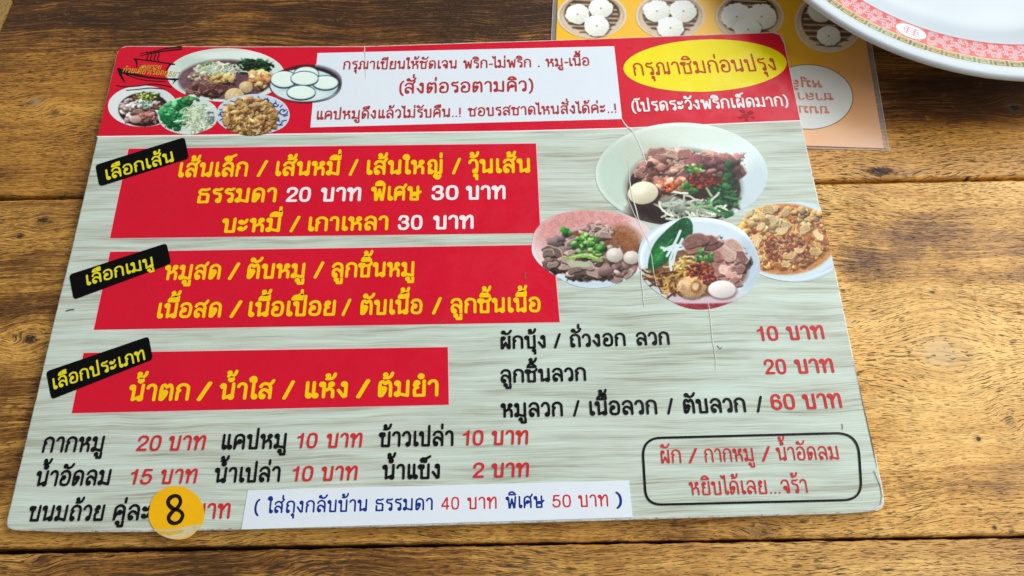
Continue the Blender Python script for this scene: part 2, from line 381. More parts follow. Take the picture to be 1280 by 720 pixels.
HB = [(120.8, 170.2), (400, 166.5), (640, 163.5), (774, 160), (990, 150.6), (1000.6, 150.1)]
flat('header_panel', [(122.2, 170.2)] + [HB[1], HB[2], HB[3], HB[4], (1000, 150.2)] + [(980, 55), (974.5, 44), (966, 41.2), (800, 47.2), (700, 50.8), (590, 54.2), (456, 58.7), (300, 59), (159, 58.2), (149.5, 61), (146.5, 68)], 2, RED, board)
flat('header_rule', HB[:-1] + [(1000, 150.2), (1000.4, 151.4), (990, 152), (774, 161.6), (640, 165.1), (400, 168.2), (121.8, 171.9)], 2.5, TWHI, board)
flat('notice_panel', [(397, 66.5), (767.8, 58), (777.6, 149), (388, 159.5)], 4, WHITEP, board)
def ellipse(cx, cy, rx, ry, a=0, k=96):
    ca, sa = math.cos(math.radians(a)), math.sin(math.radians(a))
    return [(cx + rx * math.cos(t) * ca - ry * math.sin(t) * sa, cy + rx * math.cos(t) * sa + ry * math.sin(t) * ca) for t in [i / k * 2 * math.pi for i in range(k)]]
flat('oval_badge', ellipse(881.3, 82.2, 102, 32.6, -2.0), 4, YELLOW, board)
edgeP = printmat('print_pink_border', (238, 190, 186), .36, .05)
RP = [[(161, 186), (670, 179.5), (675.5, 291.5), (137.6, 298)], [(137.8, 315), (691, 306), (699.7, 402.8), (117.5, 412.3)], [(104.7, 441.3), (559.8, 434), (561, 506), (89.8, 516.6)]]
for q in RP:
    c = np.mean(np.array(q), 0); big = [tuple(np.array(p) + np.sign(np.array(p) - c) * np.array((.8, .7))) for p in q]
    flat('panel_border', big, 2, edgeP, board)
    flat('red_panel', q, 3, RED, board)
LB = [[(119.2, 206.5), (231, 171.5), (236.5, 198.5), (124.5, 233.5)], [(86.5, 343.5), (208.5, 304), (214.2, 330), (92.3, 375)], [(57.7, 464.6), (186, 420.5), (191.5, 449.5), (64.6, 499.5)]]
lab_obs = [flat('black_tab', rounded(q, 5), 6, BLACK, board) for q in LB]
strip = flat('pasted_price_strip', [(310, 613), (786, 600.8), (790.6, 646.6), (302, 661.8)], 7, WHITEP, board, thick=.00016)

# ------------------------------------------------------------------ stroke lettering (Thai and figures)
def cz(cx, cy, r=.105): return [(cx + r * math.cos(t), cy + r * math.sin(t)) for t in [i / 12 * 2 * math.pi for i in range(13)]]
def sm(*p): return catmull([(p[i], p[i + 1]) for i in range(0, len(p), 2)], 5, False)
def pl(*p): return [(p[i], p[i + 1]) for i in range(0, len(p), 2)]
G = {}
def g(ch, w, *s): G[ch] = (w + (.12 if ch not in ' /().,!-' else .03), list(s))
g('ก', .84, pl(.08, 0, .08, .5), sm(.08, .5, .19, .6, .07, .7, .12, .88, .30, .99, .48, .98, .64, .88, .70, .72), pl(.70, .72, .70, 0))
g('ข', .84, cz(.09, .84), sm(.19, .86, .30, .92, .30, .76, .19, .64, .19, .45), pl(.19, .45, .19, 0, .68, 0, .68, 1))
g('ค', .86, pl(.09, 0, .09, .62), sm(.09, .62, .14, .87, .40, 1, .65, .87, .71, .62), pl(.71, .62, .71, 0), cz(.41, .50), sm(.31, .47, .2, .33, .1, .12))
g('ง', .66, cz(.36, .86), pl(.47, .86, .47, .04, .36, .0, .05, .44))
g('จ', .74, sm(.03, .74, .10, .92, .32, 1, .54, .90, .60, .65), pl(.60, .65, .60, .04), sm(.60, .04, .48, .02, .41, .2, .40, .34), cz(.30, .40))
g('ช', .86, cz(.08, .84), sm(.18, .86, .28, .92, .28, .76, .17, .64, .17, .45), pl(.17, .45, .17, 0, .64, 0, .64, .66), sm(.64, .66, .60, .80, .46, .80), sm(.60, .82, .72, .88, .80, 1.02))
g('ซ', .90, cz(.11, .80), sm(.21, .80, .27, .95, .34, .78, .22, .6, .22, .45), pl(.22, .45, .22, 0, .68, 0, .68, .66), sm(.68, .66, .64, .80, .5, .80), sm(.64, .82, .76, .88, .84, 1.02))
g('ญ', 1.08, pl(.17, 0, .17, .5), sm(.17, .5, .26, .6, .12, .7, .17, .88, .32, .99, .46, .98, .57, .88, .60, .72), pl(.60, .72, .60, .02, .94, .02, .94, 1), cz(.28, .09, .09), cz(.60, -.24, .08), sm(.68, -.24, .66, -.40, .80, -.40, .90, -.22))
g('ณ', 1.14, cz(.10, .1), pl(.19, .1, .19, .5), sm(.19, .5, .27, .6, .13, .7, .18, .88, .33, .99, .47, .98, .59, .88, .62, .72), pl(.62, .72, .62, .04), sm(.62, .04, .72, .12, .84, .18), pl(.98, 1, .98, .2), cz(.91, .11, .09))
g('ด', .86, pl(.10, .05, .09, .62), sm(.09, .62, .14, .87, .40, 1, .65, .87, .71, .62), pl(.71, .62, .71, 0), cz(.33, .47), sm(.42, .42, .34, .2, .22, .02, .11, .02))
g('ต', .88, pl(.10, .05, .09, .62), sm(.09, .62, .13, .90, .26, .99, .41, .84, .56, .99, .68, .88, .73, .62), pl(.73, .62, .73, 0), cz(.33, .47), sm(.42, .42, .34, .2, .22, .02, .11, .02))
g('ถ', .90, pl(.14, .09, .14, .5), sm(.14, .5, .25, .6, .13, .7, .18, .88, .36, .99, .54, .98, .70, .88, .76, .72), pl(.76, .72, .76, 0), cz(.25, .09, .1))
g('ภ', .92, pl(.23, .09, .23, .5), sm(.23, .5, .33, .6, .20, .7, .25, .88, .42, .99, .58, .98, .73, .88, .79, .72), pl(.79, .72, .79, 0), cz(.11, .09, .1))
g('ท', .88, cz(.11, .86), pl(.215, .86, .215, 0), sm(.215, .5, .36, .74, .52, .96, .64, .98, .72, .9, .74, .72), pl(.74, .72, .74, 0))
g('ธ', .80, sm(.66, 1.02, .46, .95, .22, .98, .10, .84, .16, .66, .36, .62, .56, .62, .66, .52), pl(.66, .52, .66, 0, .12, 0, .12, .42))
g('น', .88, cz(.11, .86), pl(.215, .86, .215, .03), sm(.215, .03, .38, .10, .56, .2), pl(.72, 1, .72, .18), cz(.64, .10, .1))
g('บ', .84, cz(.11, .86), pl(.215, .86, .215, 0, .68, 0, .68, 1))
g('ป', .84, cz(.11, .86), pl(.215, .86, .215, 0, .68, 0, .68, 1.42))
g('ผ', .84, cz(.24, .84), pl(.13, .86, .13, 0, .20, 0, .41, .46, .62, 0, .70, 0, .70, 1))
g('พ', .98, cz(.11, .86), pl(.21, .86, .27, .0, .34, .0, .52, .80, .70, .0, .77, .0, .86, 1))
g('ม', .90, cz(.12, .86), pl(.225, .86, .225, .12), cz(.12, .11, .1), pl(.22, .13, .73, .0, .73, 1))
g('ย', .82, cz(.25, .86), sm(.15, .86, .11, .70, .22, .58, .30, .54), sm(.30, .54, .16, .48, .11, .32, .13, 0), pl(.13, 0, .67, 0, .67, 1))
g('ร', .66, sm(.56, 1.02, .38, .94, .18, .98, .09, .84, .16, .70, .34, .65, .48, .60, .53, .46), pl(.53, .46, .53, .12), cz(.43, .10, .1))
g('ล', .86, cz(.24, .10, .1), sm(.13, .10, .10, .34, .20, .52, .38, .56, .56, .44, .70, .28), sm(.09, .76, .18, .92, .40, 1, .63, .9, .71, .66), pl(.71, .66, .71, 0))
g('ว', .66, cz(.40, .10, .1), sm(.51, .10, .53, .40, .52, .74, .42, .94, .26, 1, .10, .92, .03, .76))
g('ศ', .90, pl(.09, 0, .09, .62), sm(.09, .62, .14, .87, .38, 1, .62, .87, .69, .62), pl(.69, .62, .69, 0), cz(.40, .50), sm(.30, .47, .2, .33, .1, .12), sm(.56, .92, .70, .98, .82, 1.18))
g('ษ', .94, cz(.11, .86), pl(.215, .86, .215, 0, .68, 0, .68, 1), cz(.45, .42, .09), sm(.54, .44, .70, .46, .88, .60))
g('ส', .88, cz(.24, .10, .1), sm(.13, .10, .10, .34, .20, .52, .38, .56, .56, .44, .68, .28), sm(.09, .76, .18, .92, .38, .98, .60, .88, .69, .66), pl(.69, .66, .69, 0), sm(.56, .90, .70, .97, .82, 1.18))
g('ห', .88, cz(.11, .86), pl(.215, .86, .215, 0), sm(.215, .42, .36, .46, .50, .58, .56, .76), cz(.63, .86, .1), sm(.5, .56, .66, .5, .73, .36), pl(.73, .36, .73, 0))
g('อ', .82, cz(.25, .52, .1), sm(.15, .52, .09, .34, .13, .08, .38, 0, .62, .08, .69, .4, .68, .72, .56, .94, .34, 1, .16, .94, .07, .80))
g('ะ', .62, cz(.12, .74, .085), sm(.12, .64, .28, .64, .40, .74, .46, .90), cz(.12, .22, .085), sm(.12, .12, .28, .12, .40, .22, .46, .38))
g('า', .62, sm(.03, .80, .10, .94, .26, 1, .42, .93, .48, .74), pl(.48, .74, .48, 0))
g('เ', .38, cz(.24, .10, .1), pl(.13, .10, .13, 1))
g('แ', .76, cz(.24, .10, .1), pl(.13, .10, .13, 1), cz(.62, .10, .1), pl(.51, .10, .51, 1))
g('โ', .42, cz(.28, .10, .1), pl(.17, .10, .17, 1.08), sm(.17, 1.08, .0, 1.20, -.05, 1.34, .08, 1.40, .26, 1.34, .40, 1.42))
g('ใ', .42, cz(.30, .10, .1), pl(.19, .10, .19, 1.04), sm(.19, 1.04, .28, 1.18, .24, 1.38, .08, 1.42, -.03, 1.30), cz(.06, 1.24, .07))
g('ไ', .42, cz(.30, .10, .1), pl(.19, .10, .19, 1.46, .04, 1.24, -.10, 1.46))
# marks, x measured from the right stem of the letter below
MK = {}
arch = sm(-.58, 1.20, -.52, 1.36, -.32, 1.45, -.12, 1.38, .02, 1.20) + [(-.58, 1.20)]
MK['ิ'] = [arch]
MK['ี'] = [arch, pl(.02, 1.20, .02, 1.52)]
MK['ึ'] = [arch, cz(.0, 1.44, .08)]
MK['ื'] = [arch, pl(.02, 1.20, .02, 1.52), pl(-.17, 1.36, -.17, 1.52)]
MK['ั'] = [cz(-.44, 1.36, .09), sm(-.36, 1.30, -.26, 1.22, -.10, 1.24, .04, 1.34, .12, 1.50)]
MK['็'] = [sm(-.50, 1.20, -.58, 1.36, -.44, 1.46, -.26, 1.44, -.10, 1.50, .08, 1.60), cz(-.28, 1.26, .08), sm(-.5, 1.2, -.4, 1.3, -.34, 1.3)]
MK['่'] = [pl(-.02, 1.24, -.02, 1.52)]
MK['้'] = [cz(-.34, 1.47, .065), sm(-.28, 1.44, -.30, 1.28, -.40, 1.24), sm(-.40, 1.24, -.14, 1.26, .0, 1.38, .06, 1.58)]
MK['๋'] = [pl(-.32, 1.38, .02, 1.38), pl(-.15, 1.24, -.15, 1.54)]
MK['ุ'] = [cz(-.08, -.24, .075), pl(0, -.22, 0, -.52)]
MK['ู'] = [cz(-.36, -.24, .075), pl(-.28, -.24, -.28, -.48, .0, -.48, .0, -.16)]
MK['ํ'] = [cz(-.20, 1.32, .11)]
# figures and punctuation
g('0', .78, sm(.36, 1.04, .14, .94, .07, .52, .14, .10, .36, 0, .58, .10, .65, .52, .58, .94, .36, 1.04))
g('1', .62, pl(.10, .78, .24, .82, .36, .94, .38, 1.04, .38, 0))
g('2', .76, sm(.08, .74, .14, .96, .36, 1.04, .58, .96, .64, .76, .54, .54, .28, .30, .09, .02), pl(.09, .02, .65, .02))
g('3', .76, sm(.09, .78, .16, .98, .36, 1.04, .56, .96, .60, .78, .50, .60, .32, .55), sm(.32, .55, .54, .50, .65, .30, .54, .06, .34, 0, .14, .06, .07, .28))
g('4', .78, pl(.52, 0, .52, 1.02, .48, 1.02, .07, .32, .07, .26, .68, .26))
g('5', .76, pl(.58, 1.02, .18, 1.02, .11, .54), sm(.11, .54, .34, .66, .58, .56, .65, .34, .56, .08, .34, 0, .14, .06, .07, .24))
g('6', .76, sm(.61, .82, .52, 1.0, .34, 1.04, .14, .92, .08, .52, .12, .14, .34, 0, .56, .08, .65, .32, .56, .54, .36, .62, .16, .54, .10, .34))
g('8', .76, sm(.36, 1.04, .14, .96, .12, .76, .24, .60, .38, .56, .56, .46, .64, .26, .54, .06, .36, 0, .16, .06, .08, .26, .18, .46, .36, .56, .52, .62, .60, .78, .56, .96, .36, 1.04))
g('/', .5, pl(.02, -.04, .40, 1.08))
g('(', .40, sm(.32, 1.2, .16, .95, .10, .5, .16, .05, .32, -.22))
g(')', .40, sm(.06, 1.2, .22, .95, .28, .5, .22, .05, .06, -.22))
g('.', .34, pl(.12, .0, .12, .03))
g(',', .34, pl(.14, .03, .08, -.16))
g('!', .34, pl(.14, 1.05, .14, .32), pl(.14, .0, .14, .03))
g('-', .48, pl(.06, .44, .38, .44))
g(' ', .45)
TALL = set('ป')
def layout(text):
    """list of (strokes, dx, dy) and the total width"""
    out = []; x = 0; right = 0; prev = None; up = False
    for ch in text:
        if ch == 'ำ':
            out.append((MK['ํ'], right, 0)); prev_up = True
            # tone mark written before sara am goes on top of the ring
            w, s = G['า']; out.append((s, x, 0)); x += w; continue
        if ch in MK:
            dy = 0; dx = right
            if ch in '่้๋' and up: dy = .34
            if prev in TALL and ch not in 'ุู': dx -= .26
            if ch in 'ิีึืั็': up = True
            out.append((MK[ch], dx, dy)); continue
        w, s = G[ch]; out.append((s, x, 0))
        xs = [p[0] for st in s for p in st if p[1] < 1.01]
        right = x + (w - .26 if xs else w); x += w; prev = ch; up = False
    return out, x
def prep(text):   # in น้ำ the tone mark sits above the ring
    return text
GC = {}
def glyph_polys(key, strokes, t, h=.05):
    k = (key, t)
    if k in GC: return GC[k]
    segs = []
    for s in strokes:
        for i in range(len(s) - 1): segs.append((*s[i], *s[i + 1]))
    S = np.array(segs); x0, x1 = min(S[:, 0].min(), S[:, 2].min()) - t, max(S[:, 0].max(), S[:, 2].max()) + t
    y0, y1 = min(S[:, 1].min(), S[:, 3].min()) - t, max(S[:, 1].max(), S[:, 3].max()) + t
    nx = int((x1 - x0) / h) + 2; ny = int((y1 - y0) / h) + 2
    X, Y = np.meshgrid(x0 + np.arange(nx) * h, y0 + np.arange(ny) * h)
    D = np.full(X.shape, 9.)
    for (a, b_, c, d) in S:
        ex, ey = c - a, d - b_; L = ex * ex + ey * ey + 1e-12
        q = np.clip(((X - a) * ex + (Y - b_) * ey) / L, 0, 1); D = np.minimum(D, np.hypot(X - a - q * ex, Y - b_ - q * ey))
    D = t / 2 - D
    polys = []
    for j in range(ny - 1):
        run = None
        for i in range(nx - 1):
            v = (D[j, i], D[j, i + 1], D[j + 1, i + 1], D[j + 1, i])
            ins = [q > 0 for q in v]
            if all(ins):
                if run is None: run = i
                continue
            if run is not None:
                polys.append([(x0 + run * h, y0 + j * h), (x0 + i * h, y0 + j * h), (x0 + i * h, y0 + (j + 1) * h), (x0 + run * h, y0 + (j + 1) * h)]); run = None
            if not any(ins): continue
            cs = ((x0 + i * h, y0 + j * h), (x0 + (i + 1) * h, y0 + j * h), (x0 + (i + 1) * h, y0 + (j + 1) * h), (x0 + i * h, y0 + (j + 1) * h))
            pg = []
            for a in range(4):
                b2 = (a + 1) % 4
                if ins[a]: pg.append(cs[a])
                if ins[a] != ins[b2]:
                    f = v[a] / (v[a] - v[b2]); pg.append((cs[a][0] + (cs[b2][0] - cs[a][0]) * f, cs[a][1] + (cs[b2][1] - cs[a][1]) * f))
            if len(pg) > 2: polys.append(pg)
        if run is not None:
            i = nx - 1
            polys.append([(x0 + run * h, y0 + j * h), (x0 + i * h, y0 + j * h), (x0 + i * h, y0 + (j + 1) * h), (x0 + run * h, y0 + (j + 1) * h)])
    GC[k] = polys
    return polys
def lettering(items, mat, t, lay, parent, name='lettering', z=TOP, h=.05, slant=0.0):
    """items: (text, (x0,y0), (x1,y1), letter height in photo pixels); baseline from p0 to p1"""
    V = []; Fc = []
    for text, p0, p1, hp in items:
        lay_, W = layout(text)
        xs_ = [q[0] + dx for st, dx, dy in lay_ for ss in st for q in ss]; xm = min(xs_) - t / 2; W = max(xs_) + t / 2 - xm
        A = np.array(at(*p0, z)[:2]); B = np.array(at(*p1, z)[:2])
        d = np.array((p1[0] - p0[0], p1[1] - p0[1]), float); d /= np.linalg.norm(d); up = np.array((d[1], -d[0]))
        H = np.linalg.norm(np.array(at(p0[0] + up[0] * hp, p0[1] + up[1] * hp, z)[:2]) - A)
        ux = (B - A) / W; nn = np.array((-(B - A)[1], (B - A)[0])); nn = nn / np.linalg.norm(nn) * H
        for s, dx, dy in lay_:
            if not s: continue
            for pg in glyph_polys(id(s), s, t, h):
                k = len(V)
                for (x, y) in pg:
                    yy = y + dy; q = A + ux * (x + dx - xm + slant * yy) + nn * yy; V.append((q[0], q[1], z + lay * LAY))
                Fc.append(tuple(range(k, k + len(pg))))
    return mesh(name, V, Fc, mat, parent)
def row(words, y0, y1, xa, xb, h):
    """words (text, x0, x1); baseline runs from y0 at xa to y1 at xb"""
    f = lambda x: y0 + (y1 - y0) * (x - xa) / (xb - xa)
    return [(w, (a, f(a)), (b_, f(b_)), h) for w, a, b_ in words]
# MK.ํ under a tone mark: raise tone marks that come right before sara am
_old = layout
def layout(text):
    out, x = _old(text); i = 0
    res = []
    order = []
    for j, ch in enumerate(text): order.append(ch)
    # walk again to find tone marks followed by sara am
    k = 0; idx = []
    for j, ch in enumerate(text):
        if ch in MK and j + 1 < len(text) and text[j + 1] == 'ำ': idx.append(k)
        k += 2 if ch == 'ำ' else 1
    for q, (s, dx, dy) in enumerate(out): res.append((s, dx, dy + (.30 if q in idx else 0)))
    return res, x

B = .205; MD = .165
L = lettering
L([('กรุณาเขียนให้ชัดเจน', (429, 86.7), (571, 85.4), 9.4), ('พริก-ไม่พริก', (579, 85.4), (664, 83.8), 9.4), ('.', (672.5, 83.5), (675, 83.5), 9.4), ('หมู-เนื้อ', (682.5, 83.5), (737, 81.7), 9.4)], TDRED, MD, 8, board)
L([('(สั่งต่อรอตามคิว)', (499, 116.8), (667, 113.6), 12.2)], TDRED, .16, 8, board)
L([('แคปหมูดึงแล้วไม่รับคืน..!', (396, 149.4), (576, 145.8), 9.8), ('ชอบรสชาดไหนสั่งได้ค่ะ..!', (585, 145.2), (770.5, 140.5), 9.8)], TDRED, MD, 8, board)
L([('กรุณาชิมก่อนปรุง', (793, 94.5), (970.5, 87.5), 14.5)], TORR, .13, 8, board, slant=-.05)
L([('(โปรดระวังพริกเผ็ดมาก)', (790, 139.5), (986, 132), 10.8)], TWHI, .19, 8, board)
L([('เลือกเส้น', (133.6, 225), (218, 201.3), 11.5)], LYEL, .17, 8, lab_obs[0])
L([('เลือกเมนู', (109, 356.7), (192.6, 333.2), 11.5)], LYEL, .17, 8, lab_obs[1])
L([('เลือกประเภท', (67.5, 486.6), (182, 449), 12)], LYEL, .17, 8, lab_obs[2])
L(row([('เส้นเล็ก', 222.6, 309), ('/', 321, 333), ('เส้นหมี่', 344, 425), ('/', 436, 447), ('เส้นใหญ่', 458, 553), ('/', 565, 576), ('วุ้นเส้น', 585, 663)], 220.8, 215, 222, 663, 15.8), TYEL, B, 8, board)
L(row([('ธรรมดา', 246, 345), ('พิเศษ', 463, 527)], 253, 248, 246, 632, 15.5), TYEL, B, 8, board)
L(row([('20', 357, 388), ('บาท', 400, 451), ('30', 539, 573), ('บาท', 582, 632)], 253, 248, 246, 632, 15), TWHI, B, 8, board)
L(row([('บะหมี่', 276, 351), ('/', 362, 374), ('เกาเหลา', 385, 485)], 290, 285, 276, 592, 15.5), TYEL, B, 8, board)
L(row([('30', 497, 528), ('บาท', 541, 592)], 290, 285, 276, 592, 15), TWHI, B, 8, board)
L(row([('หมูสด', 204, 275), ('/', 285, 298), ('ตับหมู', 308, 381), ('/', 392, 404), ('ลูกชิ้นหมู', 414, 518)], 349, 344.5, 204, 518, 16.2), TYEL, B, 5.6, board)
L(row([('เนื้อสด', 196, 276), ('/', 287, 301), ('เนื้อเปื่อย', 310, 419), ('/', 427, 438), ('ตับเนื้อ', 450, 528), ('/', 540, 552), ('ลูกชิ้นเนื้อ', 563, 676)], 397, 389, 196, 676, 16.4), TYEL, B, 8, board)
L(row([('น้ำตก', 159, 236), ('/', 246, 263), ('น้ำใส', 273, 342), ('/', 353, 367), ('แห้ง', 381, 434), ('/', 445, 462), ('ต้มยำ', 472, 548)], 500.5, 494, 159, 548, 18), TYEL, B, 8, board)
f1 = dict(y0=564.8, y1=554.5, xa=52, xb=661)
L(row([('กากหมู', 52.4, 129), ('แคปหมู', 277, 358), ('ข้าวเปล่า', 473, 567)], h=16.8, **f1), TBLK, .19, 8, board)
L(row([('20', 170, 200), ('บาท', 209, 255.5), ('10', 370, 396), ('บาท', 407, 452), ('10', 578, 604), ('บาท', 614, 660)], h=16, **f1), TRED, .175, 8, board, slant=.06)
f2 = dict(y0=607, y1=595, xa=43, xb=661)
L(row([('น้ำอัดลม', 43, 137), ('น้ำเปล่า', 267, 350), ('น้ำแข็ง', 477.5, 550)], h=16.8, **f2), TBLK, .19, 8, board)
L(row([('15', 161, 189), ('บาท', 199, 245), ('10', 364, 390.6), ('บาท', 400.6, 446), ('2', 591, 605), ('บาท', 614, 661)], h=16, **f2), TRED, .175, 8, board, slant=.06)
L([('ขนมถ้วย', (34, 650.5), (129, 649.6), 17), ('คู่ละ', (141, 649.4), (187, 648.8), 17)], TBLK, .19, 8, board)
L([('บาท', (240, 647.8), (287, 647), 17)], TRED, .175, 6, board)
fb = dict(y0=641, y1=632.3, xa=333, xb=761)
L(row([('(', 317.5, 324), ('ใส่ถุงกลับบ้าน', 333, 459), ('ธรรมดา', 469, 541), ('พิเศษ', 632, 681), (')', 770, 778)], h=13.6, **fb), TBLU, .165, 8, strip)
L(row([('40', 551.6, 574), ('บาท', 584, 621), ('50', 690.5, 714), ('บาท', 723, 760.5)], h=13.6, **fb), TRED, .15, 8, strip)
L(row([('ผักบุ้ง', 626, 682.5), ('/', 692.5, 702), ('ถั่วงอก', 713, 782.5), ('ลวก', 796, 837.5)], 435.6, 430, 626, 837, 14.5), TBLK, .19, 8, board)
L(row([('10', 948, 974), ('บาท', 985, 1031)], 425.4, 422.6, 948, 1031, 15.3), TRED, .175, 8, board)
L(row([('ลูกชิ้นลวก', 626, 733)], 478, 475, 626, 733, 15), TBLK, .19, 8, board)
L(row([('20', 957, 984), ('บาท', 995, 1043)], 467, 464.8, 957, 1043, 15.8), TRED, .175, 8, board)
L(row([('หมูลวก', 626, 704), ('/', 716.5, 725.5), ('เนื้อลวก', 737.5, 822), ('/', 834, 843), ('ตับลวก', 855, 933), ('/', 946, 955)], 521, 514.2, 626, 933, 16), TBLK, .19, 8, board)
L(row([('60', 965, 995), ('บาท', 1005, 1053)], 511.5, 508.8, 965, 1053, 16.5), TRED, .175, 8, board)
L(row([('ผัก', 827, 852), ('/', 861, 873.5), ('กากหมู', 882, 943), ('/', 952.5, 965), ('น้ำอัดลม', 972, 1049)], 578.5, 573.5, 827, 1049, 15.5), TRED, .125, 8, board)
L([('หยิบได้เลย...จร้า', (862.5, 618.5), (1010, 615.4), 15.8)], TRED, .125, 8, board)

def stroke(name, pts, w, mat, lay, parent, z=TOP, closed=False, widths=None, raise_=0.0):
    """ribbon of width w (photo pixels) along pts"""
    P = np.array(pts, float); m = len(P); T = np.zeros_like(P)
    for i in range(m):
        a = P[(i - 1) % m] if closed or i > 0 else P[i]; b_ = P[(i + 1) % m] if closed or i < m - 1 else P[i]
        T[i] = (b_ - a) / (np.linalg.norm(b_ - a) + 1e-9)
    Nn = np.stack([-T[:, 1], T[:, 0]], 1); ww = np.array(widths if widths is not None else [w] * m)[:, None] / 2
    A = at_np(P + Nn * ww, z); Bb = at_np(P - Nn * ww, z); Cc = at_np(P, z)
    V = [(p[0], p[1], z + lay * LAY) for p in A] + [(p[0], p[1], z + lay * LAY + raise_) for p in Cc] + [(p[0], p[1], z + lay * LAY) for p in Bb]
    Fc = []
    for i in range(m if closed else m - 1):
        j = (i + 1) % m; Fc += [(i, i + m, j + m, j), (i + m, i + 2 * m, j + 2 * m, j + m)]
    me = mesh(name, V, Fc, mat, parent)
    bm = bmesh.new(); bm.from_mesh(me.data); bmesh.ops.recalc_face_normals(bm, faces=bm.faces)
    if sum(f.normal.z for f in bm.faces) < 0: bmesh.ops.reverse_faces(bm, faces=bm.faces)
    bm.to_mesh(me.data); bm.free(); return me
stroke('rounded_frame', rounded([(802.5, 548), (1072, 541), (1077.5, 624.8), (807.5, 631.2)], [24, 28, 24, 20], 10), 2.9, TBLK, 8, board, closed=True)

